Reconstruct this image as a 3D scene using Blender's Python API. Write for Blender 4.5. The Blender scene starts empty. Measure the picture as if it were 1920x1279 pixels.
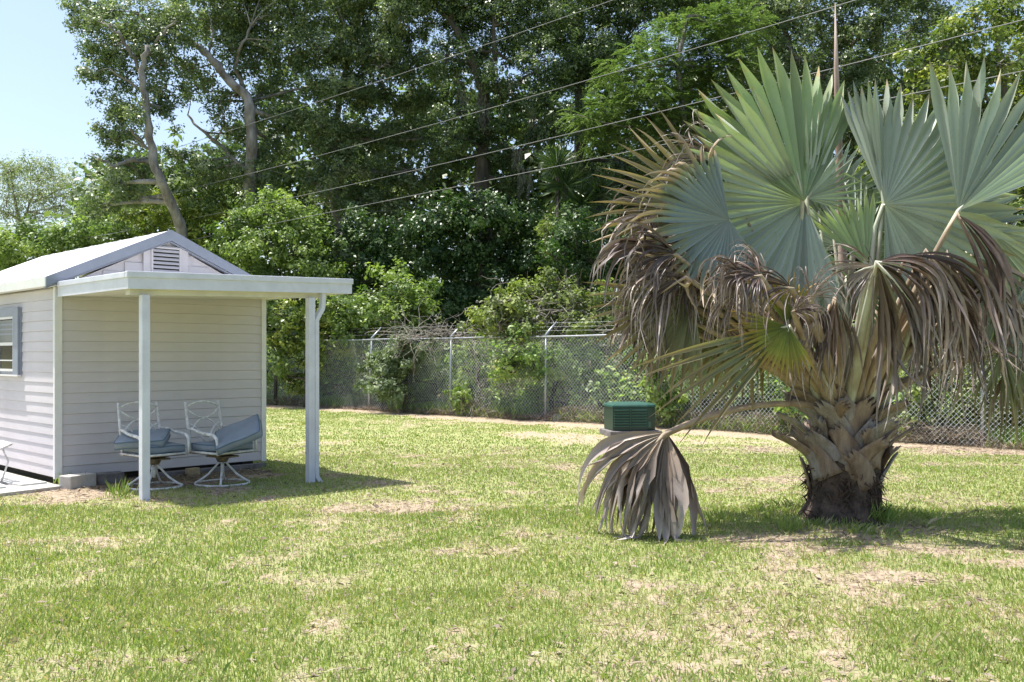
import bpy, math, random
import numpy as np
from mathutils import Vector, Matrix, Quaternion

# ------------------------------------------------------------------ camera, sky, sun, exposure
SC = bpy.context.scene
COL = SC.collection
F, CX, HY, HC = 1800.0, 960.0, 668.0, 1.5          # focal length in photo pixels, principal x, horizon row, eye height
cam_d = bpy.data.cameras.new('camera')
cam = bpy.data.objects.new('camera', cam_d); COL.objects.link(cam)
cam.location = (0, 0, HC); cam.rotation_euler = (math.radians(90), 0, 0)
cam_d.sensor_width = 36.0; cam_d.lens = F / 1920 * 36
cam_d.shift_y = (HY - 639.5) / 1920
cam_d.clip_end = 3000; cam_d.clip_start = 0.05
SC.camera = cam

SUN_AZ, SUN_EL = math.radians(67), math.radians(70)   # azimuth measured from +Y towards -X
sun_vec = Vector((-math.sin(SUN_AZ) * math.cos(SUN_EL), math.cos(SUN_AZ) * math.cos(SUN_EL), math.sin(SUN_EL)))
world = bpy.data.worlds.new('World'); SC.world = world; world.use_nodes = True
wn, wl = world.node_tree.nodes, world.node_tree.links
wn.clear()
sky = wn.new('ShaderNodeTexSky'); sky.sky_type = 'NISHITA'; sky.sun_disc = False
sky.sun_elevation = SUN_EL; sky.sun_rotation = -SUN_AZ
sky.air_density = 1.0; sky.dust_density = 2.4; sky.ozone_density = 1.0
bg = wn.new('ShaderNodeBackground'); bg.inputs['Strength'].default_value = 0.14
wo = wn.new('ShaderNodeOutputWorld')
wl.new(sky.outputs[0], bg.inputs[0]); wl.new(bg.outputs[0], wo.inputs[0])
sun_d = bpy.data.lights.new('sun', 'SUN'); sun_d.energy = 5.0; sun_d.angle = math.radians(0.55); sun_d.color = (1, 0.955, 0.88)
sun = bpy.data.objects.new('sun', sun_d); COL.objects.link(sun)
sun.rotation_euler = sun_vec.to_track_quat('Z', 'Y').to_euler(); sun.location = (-10, 5, 30)
SC.view_settings.view_transform = 'Standard'; SC.view_settings.look = 'None'
SC.view_settings.exposure = 0.78; SC.view_settings.gamma = 1.0; SC.view_settings.use_curve_mapping = False
SC.render.engine = 'CYCLES'
SC.cycles.max_bounces = 12; SC.cycles.diffuse_bounces = 8; SC.cycles.transmission_bounces = 8; SC.cycles.transparent_max_bounces = 8
SC.cycles.use_denoising = True; SC.cycles.denoising_prefilter = 'NONE'; SC.cycles.denoising_input_passes = 'RGB_ALBEDO_NORMAL'

# ------------------------------------------------------------------ helpers
def at(px, py, Y):
    return Vector(((px - CX) / F * Y, Y, HC - (py - HY) / F * Y))
def gnd(px, py, z=0.0):
    Y = F * (HC - z) / (py - HY)
    return Vector(((px - CX) / F * Y, Y, z))
V = Vector

def tag(o, label=None, cat=None, group=None, kind=None):
    if label: o['label'] = label
    if cat: o['category'] = cat
    if group: o['group'] = group
    if kind: o['kind'] = kind
    return o
def empty(name, loc, rz=0.0):
    o = bpy.data.objects.new(name, None); COL.objects.link(o)
    o.location = loc; o.rotation_euler = (0, 0, rz); o.empty_display_size = 0.2
    return o
def link(name, me, m=None, parent=None, world_space=False):
    o = bpy.data.objects.new(name, me); COL.objects.link(o)
    if m is not None:
        me.materials.clear(); me.materials.append(m)
    if parent is not None:
        o.parent = parent
        if world_space:
            o.matrix_parent_inverse = mat_of(parent).inverted()
    return o
def mat_of(o):
    m = Matrix.Translation(o.location) @ o.rotation_euler.to_matrix().to_4x4()
    return m if o.parent is None else mat_of(o.parent) @ o.matrix_parent_inverse @ m

class MB:
    def __init__(s): s.v = []; s.f = []
    def quad(s, *p):
        n = len(s.v); s.v += [tuple(q) for q in p]; s.f.append(tuple(range(n, n + len(p)))); return s
    def box(s, x0, x1, y0, y1, z0, z1, M=None):
        c = [V((x, y, z)) for z in (z0, z1) for y in (y0, y1) for x in (x0, x1)]
        if M is not None: c = [M @ q for q in c]
        n = len(s.v); s.v += [tuple(q) for q in c]
        s.f += [(n, n+2, n+3, n+1), (n+4, n+5, n+7, n+6), (n, n+1, n+5, n+4), (n+2, n+6, n+7, n+3), (n, n+4, n+6, n+2), (n+1, n+3, n+7, n+5)]
        return s
    def prism(s, poly, a, b, axis='y'):
        n = len(s.v); k = len(poly)
        def pt(p, t):
            if axis == 'y': return (p[0], t, p[1])
            if axis == 'x': return (t, p[0], p[1])
            return (p[0], p[1], t)
        s.v += [pt(p, a) for p in poly] + [pt(p, b) for p in poly]
        s.f += [tuple(range(n, n + k)), tuple(reversed(range(n + k, n + 2 * k)))]
        for i in range(k):
            j = (i + 1) % k
            s.f.append((n + i, n + k + i, n + k + j, n + j))
        return s
    def tube(s, pts, rad, sides=6, cap=True, flat=1.0):
        pts = [V(p) for p in pts]; K = len(pts)
        if not hasattr(rad, '__len__'): rad = [rad] * K
        n0 = len(s.v); prev = None
        for k in range(K):
            d = (pts[min(k + 1, K - 1)] - pts[max(k - 1, 0)])
            if d.length < 1e-9: d = V((0, 0, 1))
            d.normalize()
            if prev is None:
                a = V((0, 0, 1)) if abs(d.z) < 0.9 else V((1, 0, 0))
                a = (a - d * a.dot(d)).normalized()
            else:
                a = (prev - d * prev.dot(d))
                a = a.normalized() if a.length > 1e-6 else d.orthogonal().normalized()
            prev = a; b = d.cross(a)
            for i in range(sides):
                t = 2 * math.pi * i / sides
                s.v.append(tuple(pts[k] + (a * math.cos(t) * flat + b * math.sin(t)) * rad[k]))
        for k in range(K - 1):
            for i in range(sides):
                j = (i + 1) % sides; q = n0 + k * sides
                s.f.append((q + i, q + j, q + sides + j, q + sides + i))
        if cap:
            s.f.append(tuple(reversed(range(n0, n0 + sides))))
            q = n0 + (K - 1) * sides; s.f.append(tuple(range(q, q + sides)))
        return s
    def mesh(s, name, smooth=False):
        me = bpy.data.meshes.new(name); me.from_pydata(s.v, [], s.f)
        if smooth: me.polygons.foreach_set('use_smooth', [True] * len(me.polygons))
        me.update(); return me
    def build(s, name, m, parent=None, smooth=False, ws=False, bevel=0.0):
        o = link(name, s.mesh(name, smooth), m, parent, ws)
        if bevel:
            b = o.modifiers.new('bevel', 'BEVEL'); b.width = bevel; b.segments = 2; b.limit_method = 'ANGLE'; b.angle_limit = math.radians(40)
        return o

def np_mesh(name, verts, faces, attrs=(), smooth=False):
    """faces: (n,k) int array; attrs: (name, domain, array)"""
    verts = np.asarray(verts, np.float32); faces = np.asarray(faces, np.int32)
    n, k = faces.shape
    me = bpy.data.meshes.new(name)
    me.vertices.add(len(verts)); me.vertices.foreach_set('co', verts.ravel())
    me.loops.add(n * k); me.loops.foreach_set('vertex_index', faces.ravel())
    me.polygons.add(n)
    me.polygons.foreach_set('loop_start', np.arange(0, n * k, k, dtype=np.int32))
    me.polygons.foreach_set('loop_total', np.full(n, k, np.int32))
    if smooth: me.polygons.foreach_set('use_smooth', np.ones(n, bool))
    me.update(calc_edges=True)
    for an, dom, arr in attrs:
        a = me.attributes.new(an, 'FLOAT', dom); a.data.foreach_set('value', np.asarray(arr, np.float32).ravel())
    return me

# ------------------------------------------------------------------ materials
def new_mat(name):
    m = bpy.data.materials.new(name); m.use_nodes = True
    nt = m.node_tree; nt.nodes.clear()
    out = nt.nodes.new('ShaderNodeOutputMaterial')
    return m, nt, nt.nodes, nt.links, out
def ramp(nodes, stops):
    r = nodes.new('ShaderNodeValToRGB'); e = r.color_ramp.elements
    while len(e) > 1: e.remove(e[-1])
    e[0].position = stops[0][0]; e[0].color = (*stops[0][1], 1)
    for p, c in stops[1:]:
        x = e.new(p); x.color = (*c, 1)
    return r
def surf(name, col, rough=0.6, var=0.12, scale=6.0, col2=None, bump=0.0, bscale=60.0, metal=0.0, stretch=None, spec=0.5):
    """base colour broken by two octaves of noise, optional stain colour and fine relief"""
    m, nt, N, L, out = new_mat(name)
    p = N.new('ShaderNodeBsdfPrincipled'); p.inputs['Roughness'].default_value = rough; p.inputs['Metallic'].default_value = metal
    p.inputs['Specular IOR Level'].default_value = spec
    tc = N.new('ShaderNodeTexCoord'); mp = N.new('ShaderNodeMapping')
    if stretch: mp.inputs['Scale'].default_value = stretch
    L.new(tc.outputs['Object'], mp.inputs[0])
    nz = N.new('ShaderNodeTexNoise'); nz.inputs['Scale'].default_value = scale; nz.inputs['Detail'].default_value = 6; nz.inputs['Roughness'].default_value = 0.65
    L.new(mp.outputs[0], nz.inputs[0])
    c2 = col2 or tuple(c * (1 - var * 2.2) for c in col)
    r = ramp(N, [(0.32, c2), (0.62, col), (0.85, tuple(min(1, c * (1 + var)) for c in col))])
    L.new(nz.outputs[0], r.inputs[0]); L.new(r.outputs[0], p.inputs['Base Color'])
    if bump:
        n2 = N.new('ShaderNodeTexNoise'); n2.inputs['Scale'].default_value = bscale; n2.inputs['Detail'].default_value = 4
        L.new(mp.outputs[0], n2.inputs[0])
        b = N.new('ShaderNodeBump'); b.inputs['Strength'].default_value = bump; b.inputs['Distance'].default_value = 0.02
        L.new(n2.outputs[0], b.inputs['Height']); L.new(b.outputs[0], p.inputs['Normal'])
    L.new(p.outputs[0], out.inputs[0])
    return m
def leaf_mat(name, stops, rough=0.45, trans=0.3, tcol=None, spec=0.4, attr='var', gain=1.0):
    m, nt, N, L, out = new_mat(name)
    a = N.new('ShaderNodeAttribute'); a.attribute_name = attr
    g_ = gain; stops = [(q, tuple(min(0.9, v * g_) for v in c)) for q, c in stops]
    r = ramp(N, stops); L.new(a.outputs['Fac'], r.inputs[0])
    p = N.new('ShaderNodeBsdfPrincipled'); p.inputs['Roughness'].default_value = rough
    p.inputs['Specular IOR Level'].default_value = spec
    L.new(r.outputs[0], p.inputs['Base Color'])
    t = N.new('ShaderNodeBsdfTranslucent')
    mx = N.new('ShaderNodeMix'); mx.data_type = 'RGBA'; mx.blend_type = 'MULTIPLY'; mx.inputs[0].default_value = 1.0
    L.new(r.outputs[0], mx.inputs[6]); mx.inputs[7].default_value = (*(tcol or (1.3, 1.5, 0.6)), 1)
    L.new(mx.outputs[2], t.inputs[0])
    s = N.new('ShaderNodeMixShader'); s.inputs[0].default_value = trans
    L.new(p.outputs[0], s.inputs[1]); L.new(t.outputs[0], s.inputs[2]); L.new(s.outputs[0], out.inputs[0])
    return m
def frond_mat(name, stops_rad, rough=0.5, trans=0.2, tcol=(0.9, 1.2, 0.5), vary=0.25, blotch=(0.30, 0.24, 0.15)):
    """colour along the blade (attribute rad), each segment a little lighter or darker (attribute var), fine ribs of noise"""
    m, nt, N, L, out = new_mat(name)
    a = N.new('ShaderNodeAttribute'); a.attribute_name = 'rad'
    b = N.new('ShaderNodeAttribute'); b.attribute_name = 'var'
    tc = N.new('ShaderNodeTexCoord'); nz = N.new('ShaderNodeTexNoise'); nz.inputs['Scale'].default_value = 9; nz.inputs['Detail'].default_value = 6
    L.new(tc.outputs['Object'], nz.inputs[0])
    ad = N.new('ShaderNodeMath'); ad.operation = 'MULTIPLY_ADD'; ad.inputs[1].default_value = 0.5; ad.inputs[2].default_value = -0.25
    L.new(nz.outputs[0], ad.inputs[0])
    sm = N.new('ShaderNodeMath'); sm.operation = 'ADD'; L.new(a.outputs['Fac'], sm.inputs[0]); L.new(ad.outputs[0], sm.inputs[1])
    r = ramp(N, stops_rad); L.new(sm.outputs[0], r.inputs[0])
    hv = N.new('ShaderNodeHueSaturation')
    ma = N.new('ShaderNodeMath'); ma.operation = 'MULTIPLY_ADD'; ma.inputs[1].default_value = vary * 2; ma.inputs[2].default_value = 1 - vary
    L.new(b.outputs['Fac'], ma.inputs[0]); L.new(ma.outputs[0], hv.inputs['Value']); L.new(r.outputs[0], hv.inputs['Color'])
    p = N.new('ShaderNodeBsdfPrincipled'); p.inputs['Roughness'].default_value = rough; p.inputs['Specular IOR Level'].default_value = 0.35
    bz = N.new('ShaderNodeTexNoise'); bz.inputs['Scale'].default_value = 26; bz.inputs['Detail'].default_value = 7; bz.inputs['Roughness'].default_value = 0.7
    L.new(tc.outputs['Object'], bz.inputs[0])
    bl = ramp(N, [(0.60, (0, 0, 0)), (0.72, (1, 1, 1))]); L.new(bz.outputs[0], bl.inputs[0])
    hm = N.new('ShaderNodeMix'); hm.data_type = 'RGBA'; L.new(bl.outputs[0], hm.inputs[0]); L.new(hv.outputs[0], hm.inputs[6]); hm.inputs[7].default_value = (*blotch, 1)
    hv = type('o', (), {'outputs': [hm.outputs[2]]})()
    L.new(hv.outputs[0], p.inputs['Base Color'])
    mx = N.new('ShaderNodeMix'); mx.data_type = 'RGBA'; mx.blend_type = 'MULTIPLY'; mx.inputs[0].default_value = 1.0
    L.new(hv.outputs[0], mx.inputs[6]); mx.inputs[7].default_value = (*tcol, 1)
    t = N.new('ShaderNodeBsdfTranslucent'); L.new(mx.outputs[2], t.inputs[0])
    s = N.new('ShaderNodeMixShader'); s.inputs[0].default_value = trans
    L.new(p.outputs[0], s.inputs[1]); L.new(t.outputs[0], s.inputs[2]); L.new(s.outputs[0], out.inputs[0])
    return m

M = {}
M['siding'] = surf('vinyl siding', (0.58, 0.545, 0.575), 0.55, 0.06, 1.3, bump=0.05, bscale=90, stretch=(1, 1, 3))
M['trim'] = surf('white trim', (0.74, 0.73, 0.74), 0.45, 0.05, 5.0)
M['post'] = surf('white porch post', (0.68, 0.695, 0.79), 0.4, 0.07, 4.0)
M['greytrim'] = surf('grey metal trim', (0.25, 0.275, 0.35), 0.45, 0.06, 5.0)
M['roof'] = surf('white metal roof', (0.78, 0.78, 0.76), 0.4, 0.06, 3.0)
M['soffit'] = surf('soffit', (0.66, 0.64, 0.58), 0.6, 0.06, 4.0)
M['dark'] = surf('dark timber', (0.045, 0.038, 0.032), 0.8, 0.2, 8.0)
M['woodblock'] = surf('pale timber offcut', (0.42, 0.33, 0.2), 0.8, 0.15, 20, bump=0.3)
M['vent_dark'] = surf('vent hollow', (0.02, 0.02, 0.022), 0.8)
M['concrete'] = surf('concrete', (0.50, 0.48, 0.45), 0.85, 0.12, 7.0, bump=0.3, bscale=70)
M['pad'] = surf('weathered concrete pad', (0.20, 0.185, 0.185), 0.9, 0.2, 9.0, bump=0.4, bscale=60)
M['boardpale'] = surf('pale flat board', (0.62, 0.63, 0.62), 0.6, 0.08, 5.0)
M['chairwhite'] = surf('white powder coat', (0.80, 0.80, 0.81), 0.4, 0.08, 20.0, col2=(0.5, 0.47, 0.43))
M['rust'] = surf('rusty swivel plate', (0.22, 0.17, 0.11), 0.7, 0.35, 25.0, col2=(0.04, 0.035, 0.03))
M['cushion'] = surf('blue grey outdoor fabric', (0.27, 0.31, 0.365), 0.85, 0.07, 6.0, bump=0.15, bscale=500, spec=0.2)
M['piping'] = surf('cushion piping', (0.12, 0.18, 0.23), 0.85, 0.07, 9.0)
M['galv'] = surf('galvanised steel', (0.37, 0.39, 0.42), 0.42, 0.12, 12.0, metal=0.55)
M['wire'] = surf('galvanised mesh wire', (0.72, 0.74, 0.75), 0.45, 0.1, 3.0, metal=0.0)
M['cable'] = surf('weathered aluminium cable', (0.21, 0.21, 0.22), 0.5, 0.1, 1.0, metal=0.2)
M['green'] = surf('green fibreglass', (0.010, 0.042, 0.032), 0.42, 0.1, 6.0)
M['green_lit'] = surf('lit green fibreglass', (0.032, 0.105, 0.08), 0.42, 0.1, 6.0)  # paler copy of the body green; sunlit lid and ribs put into the colour
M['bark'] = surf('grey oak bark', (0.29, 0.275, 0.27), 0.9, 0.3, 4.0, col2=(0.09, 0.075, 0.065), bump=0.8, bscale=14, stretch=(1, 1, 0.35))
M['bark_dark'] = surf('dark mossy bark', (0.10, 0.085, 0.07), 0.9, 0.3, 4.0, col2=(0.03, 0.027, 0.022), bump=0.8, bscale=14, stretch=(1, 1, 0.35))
M['vine'] = surf('dry bare vine', (0.30, 0.27, 0.24), 0.9, 0.2, 6.0)
M['boot'] = surf('old leaf base', (0.29, 0.22, 0.17), 0.6, 0.3, 5.0, col2=(0.14, 0.09, 0.065), bump=0.5, bscale=40, stretch=(3, 3, 0.8))
M['boot_cut'] = surf('grey leaf base', (0.31, 0.285, 0.28), 0.6, 0.3, 5.0, col2=(0.17, 0.13, 0.11), bump=0.5, bscale=40, stretch=(3, 3, 0.8))
M['trunk'] = surf('fibrous palm trunk', (0.12, 0.085, 0.065), 0.95, 0.4, 9.0, col2=(0.014, 0.010, 0.008), bump=1.0, bscale=30)
M['fibre'] = surf('red brown palm fibre', (0.11, 0.07, 0.05), 0.9, 0.3, 12.0)
M['petiole'] = surf('waxy pale petiole', (0.50, 0.53, 0.42), 0.5, 0.12, 5.0, col2=(0.30, 0.25, 0.17), stretch=(1, 1, 0.4))
M['petiole_dead'] = surf('dry petiole', (0.40, 0.32, 0.22), 0.7, 0.2, 5.0, col2=(0.2, 0.14, 0.1), stretch=(1, 1, 0.4))
M['spear'] = surf('tan spear leaf', (0.42, 0.34, 0.29), 0.6, 0.2, 14.0, col2=(0.28, 0.17, 0.13), stretch=(3, 3, 0.2))
M['stone'] = surf('pale stone', (0.45, 0.43, 0.43), 0.9, 0.15, 9.0, bump=0.4)
M['glass'] = surf('window glass', (0.012, 0.014, 0.018), 0.15, 0.05, 1.0, spec=0.15)
M['blind'] = surf('blind behind glass', (0.14, 0.16, 0.18), 0.3, 0.1, 3.0)
M['housewall'] = surf('neighbour wall', (0.5, 0.5, 0.5), 0.7)
LM = {}
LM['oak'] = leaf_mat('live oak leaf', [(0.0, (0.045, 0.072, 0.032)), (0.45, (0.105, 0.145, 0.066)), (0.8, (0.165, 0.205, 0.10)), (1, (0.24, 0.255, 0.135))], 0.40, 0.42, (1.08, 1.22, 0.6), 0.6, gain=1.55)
LM['oak2'] = leaf_mat('darker oak leaf', [(0.0, (0.028, 0.05, 0.019)), (0.5, (0.07, 0.108, 0.04)), (1, (0.14, 0.18, 0.07))], 0.40, 0.42, (1.08, 1.22, 0.6), 0.6, gain=1.55)  # second oak leaf colour, a darker tone for some of the trees
LM['feather'] = leaf_mat('feathery leaflet', [(0.0, (0.05, 0.085, 0.028)), (0.5, (0.11, 0.17, 0.055)), (1, (0.20, 0.26, 0.11))], 0.5, 0.36, (1.1, 1.25, 0.6), gain=1.15)
LM['yellow'] = leaf_mat('yellow green leaf', [(0.0, (0.04, 0.07, 0.016)), (0.5, (0.11, 0.155, 0.035)), (1, (0.28, 0.30, 0.07))], 0.42, 0.3, gain=1.35)
LM['bright'] = leaf_mat('bright vine leaf', [(0.0, (0.055, 0.095, 0.028)), (0.5, (0.14, 0.20, 0.058)), (1, (0.29, 0.355, 0.12))], 0.46, 0.36, gain=1.35)
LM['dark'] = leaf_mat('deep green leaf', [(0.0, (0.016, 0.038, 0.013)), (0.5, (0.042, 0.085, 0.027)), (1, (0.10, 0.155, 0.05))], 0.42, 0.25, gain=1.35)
LM['under'] = leaf_mat('undergrowth leaf', [(0.0, (0.07, 0.075, 0.035)), (0.3, (0.08, 0.13, 0.04)), (0.6, (0.16, 0.23, 0.07)), (0.85, (0.24, 0.31, 0.10)), (1, (0.30, 0.29, 0.16))], 0.5, 0.36, gain=1.8)
LM['sage'] = leaf_mat('grey green shrub leaf', [(0.0, (0.05, 0.075, 0.035)), (0.5, (0.11, 0.15, 0.075)), (1, (0.20, 0.24, 0.13))], 0.55, 0.25, gain=1.35)
LM['olive'] = leaf_mat('olive vine leaf', [(0.0, (0.07, 0.09, 0.03)), (0.5, (0.16, 0.205, 0.065)), (1, (0.30, 0.33, 0.12))], 0.5, 0.3, gain=1.35)
LM['pale'] = leaf_mat('thin grey green leaf', [(0.0, (0.08, 0.10, 0.06)), (0.5, (0.15, 0.18, 0.11)), (1, (0.25, 0.27, 0.17))], 0.5, 0.35, gain=1.7)
LM['grass'] = leaf_mat('lawn grass', [(0.0, (0.15, 0.24, 0.054)), (0.35, (0.255, 0.35, 0.09)), (0.62, (0.335, 0.39, 0.135)), (0.8, (0.43, 0.385, 0.22)), (1, (0.52, 0.445, 0.32))], 0.5, 0.4, (1.15, 1.15, 0.6))
LM['dry'] = leaf_mat('dry brush', [(0.0, (0.10, 0.075, 0.055)), (0.5, (0.24, 0.19, 0.15)), (1, (0.40, 0.33, 0.26))], 0.8, 0.15, (1, 0.9, 0.7))
LM['moss'] = leaf_mat('spanish moss', [(0.0, (0.14, 0.15, 0.11)), (1, (0.30, 0.31, 0.24))], 0.9, 0.25, (1, 1, 0.8))
LM['spike'] = leaf_mat('spiky leaf', [(0.0, (0.02, 0.045, 0.015)), (1, (0.08, 0.13, 0.04))], 0.35, 0.15)
FM = {}
FM['live'] = frond_mat('silver fan leaf', [(0.0, (0.38, 0.41, 0.30)), (0.12, (0.31, 0.355, 0.305)), (0.6, (0.345, 0.395, 0.34)), (0.9, (0.38, 0.42, 0.345)), (1.06, (0.42, 0.34, 0.23))], 0.36, 0.16, (0.95, 1.35, 0.45), 0.28)
FM['live_green'] = frond_mat('greener fan leaf', [(0.0, (0.30, 0.35, 0.19)), (0.12, (0.22, 0.285, 0.175)), (0.7, (0.26, 0.33, 0.20)), (0.95, (0.32, 0.36, 0.21)), (1.08, (0.38, 0.29, 0.16))], 0.36, 0.24, (1.0, 1.35, 0.35), 0.28)
FM['blue'] = frond_mat('blue grey fan leaf with burnt tips', [(0.0, (0.21, 0.25, 0.24)), (0.45, (0.20, 0.26, 0.26)), (0.62, (0.24, 0.27, 0.19)), (0.70, (0.38, 0.29, 0.18)), (0.85, (0.40, 0.32, 0.27)), (1.0, (0.44, 0.37, 0.32))], 0.5, 0.14, (0.9, 1.1, 0.6), 0.15)
FM['yellow'] = frond_mat('yellowing fan leaf', [(0.0, (0.10, 0.14, 0.04)), (0.25, (0.17, 0.21, 0.045)), (0.5, (0.29, 0.30, 0.06)), (0.7, (0.38, 0.29, 0.07)), (0.85, (0.36, 0.24, 0.12)), (1.0, (0.34, 0.27, 0.22))], 0.5, 0.28, (1.1, 1.1, 0.3), 0.25)
FM['olive'] = frond_mat('half dead fan leaf', [(0.0, (0.16, 0.19, 0.10)), (0.4, (0.22, 0.24, 0.13)), (0.7, (0.30, 0.25, 0.14)), (1.0, (0.36, 0.28, 0.19))], 0.55, 0.2, (1.0, 1.0, 0.5), 0.25)
FM['dead'] = frond_mat('dead fan leaf', [(0.0, (0.09, 0.06, 0.045)), (0.3, (0.12, 0.085, 0.07)), (0.6, (0.21, 0.165, 0.15)), (1.0, (0.36, 0.315, 0.30))], 0.42, 0.1, (1.0, 0.85, 0.6), 0.6)  # dry brown leaf; paler tips also put highlights into the colour
FM['dead_pale'] = frond_mat('pale dead fan leaf', [(0.0, (0.28, 0.21, 0.14)), (0.3, (0.23, 0.18, 0.145)), (0.6, (0.31, 0.26, 0.235)), (1.0, (0.43, 0.38, 0.36))], 0.42, 0.1, (1.0, 0.85, 0.6), 0.55)  # pale dry leaf, its lighter tips painted as highlights too

# ------------------------------------------------------------------ noise and the lawn's bare patches
def _hash(ix, iy, s):
    h = np.sin(ix * 127.1 + iy * 311.7 + s * 74.7) * 43758.5453
    return h - np.floor(h)
def vnoise(x, y, s=0):
    ix, iy = np.floor(x), np.floor(y); fx, fy = x - ix, y - iy
    fx = fx * fx * (3 - 2 * fx); fy = fy * fy * (3 - 2 * fy)
    a, b, c, d = _hash(ix, iy, s), _hash(ix + 1, iy, s), _hash(ix, iy + 1, s), _hash(ix + 1, iy + 1, s)
    return (a * (1 - fx) + b * fx) * (1 - fy) + (c * (1 - fx) + d * fx) * fy
def fbm(x, y, s=0, o=4):
    t = 0; a = 0.5; n = 0
    for i in range(o):
        t = t + a * vnoise(x * 2 ** i, y * 2 ** i, s + i * 7); n += a; a *= 0.5
    return t / n
FA, FB = V((-3.87, 26.5)), V((7.78, 15.88))             # fence line on the ground
FD = (FB - FA).normalized(); FN = V((-FD.y, FD.x))      # FN points away from the camera side
if FN.y < 0: FN = -FN
SHED0 = V((-5.27, 11.10)); SHA = math.radians(45.16)
U2 = V((math.cos(SHA), math.sin(SHA))); W2 = V((-math.sin(SHA), math.cos(SHA)))
PALM = V((3.04, 8.8))
def shed_local(x, y):
    dx, dy = x - SHED0.x, y - SHED0.y
    return dx * U2.x + dy * U2.y, dx * W2.x + dy * W2.y
def fence_dist(x, y):           # negative on the camera side
    return (x - FA.x) * FN.x + (y - FA.y) * FN.y
ELL = [(-1.05, 9.5, 1.25, 0.42, 0.75), (0.15, 10.6, 0.5, 0.25, 0.55), (-1.9, 8.7, 0.6, 0.2, 0.4), (0.2, 8.0, 0.4, 0.25, 0.5), (-0.2, 9.0, 0.35, 0.2, 0.4),
       (2.0, 17.2, 1.7, 1.1, 0.9), (0.6, 18.2, 1.9, 0.5, 0.5), (3.4, 7.5, 1.5, 0.55, 0.55), (3.9, 6.95, 0.7, 0.2, 0.85), (3.1, 8.7, 0.8, 0.6, 0.6), (1.9, 7.75, 0.6, 0.25, 0.5),
       (-5.0, 10.55, 0.75, 0.25, 0.75), (2.7, 6.55, 0.5, 0.16, 0.55), (5.4, 15.0, 2.5, 0.6, 0.5), (3.0, 15.4, 1.4, 0.35, 0.5), (6.8, 13.2, 2.2, 0.35, 0.45), (0.6, 7.3, 0.35, 0.12, 0.35),
       (2.2, 8.0, 1.0, 0.4, 0.35)]
def bareness(x, y):
    b = np.clip((fbm(x * 0.9, y * 0.9, 3) - 0.55) * 2.0, 0, 0.32)
    b = b + np.clip((fbm(x * 3.1, y * 2.3, 11) - 0.58) * 2.2, 0, 0.4) + np.clip((fbm(x * 9, y * 9, 13) - 0.58) * 2.2, 0, 0.35)
    j = (fbm(x * 2.7, y * 2.7, 23) - 0.5) * 1.5
    for ex, ey, rx, ry, s in ELL:
        d = ((x - ex) / rx) ** 2 + ((y - ey) / ry) ** 2
        b = b + 0.72 * s * np.clip(1.2 - d + j * 1.4, 0, 1) * (0.55 + 0.9 * (fbm(x * 7, y * 7, 51) - 0.25))
    fd = fence_dist(x, y)
    b = b + np.clip((fd + 1.25 + 0.8 * j) / 0.5, 0, 1) * 1.1
    lx, ly = shed_local(x, y)
    por = (lx > -0.35 + 0.3 * j) & (lx < 2.5 + 0.4 * j) & (ly > -1.25 + 0.5 * j) & (ly < 0.3)
    b = np.where(por, 1.0, b)
    return np.clip(b, 0, 1)
def porch_dark(x, y):           # blend to the dark litter colours under the porch and the floor
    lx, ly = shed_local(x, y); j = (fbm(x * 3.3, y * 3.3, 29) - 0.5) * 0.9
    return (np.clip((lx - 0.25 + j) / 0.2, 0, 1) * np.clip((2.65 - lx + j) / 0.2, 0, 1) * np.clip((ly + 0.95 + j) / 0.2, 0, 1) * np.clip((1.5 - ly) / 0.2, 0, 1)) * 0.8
def gz(x, y):
    return (fbm(x * 0.5, y * 0.5, 5, 2) - 0.5) * 0.05 + (fbm(x * 3, y * 3, 8, 2) - 0.5) * 0.015

# ------------------------------------------------------------------ the ground
def grow(a, step, end, k=1.25):
    out = [a]
    while out[-1] < end:
        step *= k; out.append(out[-1] + step)
    return out
xs = np.array(sorted([-v for v in grow(7.0, 0.12, 400)]) + list(np.arange(-6.9, 7.4, 0.1)) + grow(7.4, 0.12, 400))
ys = np.array(sorted([-v for v in grow(-2.0, 0.2, 150)]) + list(np.arange(2.15, 13, 0.1)) + list(np.arange(13, 31, 0.2)) + grow(31, 0.3, 900))
gx, gy = np.meshgrid(xs, ys)
nx_, ny_ = len(xs), len(ys)
gv = np.stack([gx.ravel(), gy.ravel(), gz(gx, gy).ravel()], 1)
ii = np.arange(nx_ * ny_).reshape(ny_, nx_)
gf = np.stack([ii[:-1, :-1].ravel(), ii[:-1, 1:].ravel(), ii[1:, 1:].ravel(), ii[1:, :-1].ravel()], 1)
fdv = fence_dist(gx, gy).ravel()
gm = np_mesh('ground', gv, gf, [('bare', 'POINT', bareness(gx, gy).ravel()), ('wood', 'POINT', np.maximum(np.clip((fdv + 0.1) / 0.6, 0, 1), porch_dark(gx, gy).ravel()))], True)
m, nt, N, L, out = new_mat('lawn soil and thatch')
p = N.new('ShaderNodeBsdfPrincipled'); p.inputs['Roughness'].default_value = 0.95; p.inputs['Specular IOR Level'].default_value = 0.1
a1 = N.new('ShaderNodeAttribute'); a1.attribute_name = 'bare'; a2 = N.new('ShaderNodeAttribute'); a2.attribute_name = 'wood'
tc = N.new('ShaderNodeTexCoord')
n1 = N.new('ShaderNodeTexNoise'); n1.inputs['Scale'].default_value = 45; n1.inputs['Detail'].default_value = 8; n1.inputs['Roughness'].default_value = 0.75
n2 = N.new('ShaderNodeTexNoise'); n2.inputs['Scale'].default_value = 14; n2.inputs['Detail'].default_value = 8; n2.inputs['Roughness'].default_value = 0.7
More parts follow.
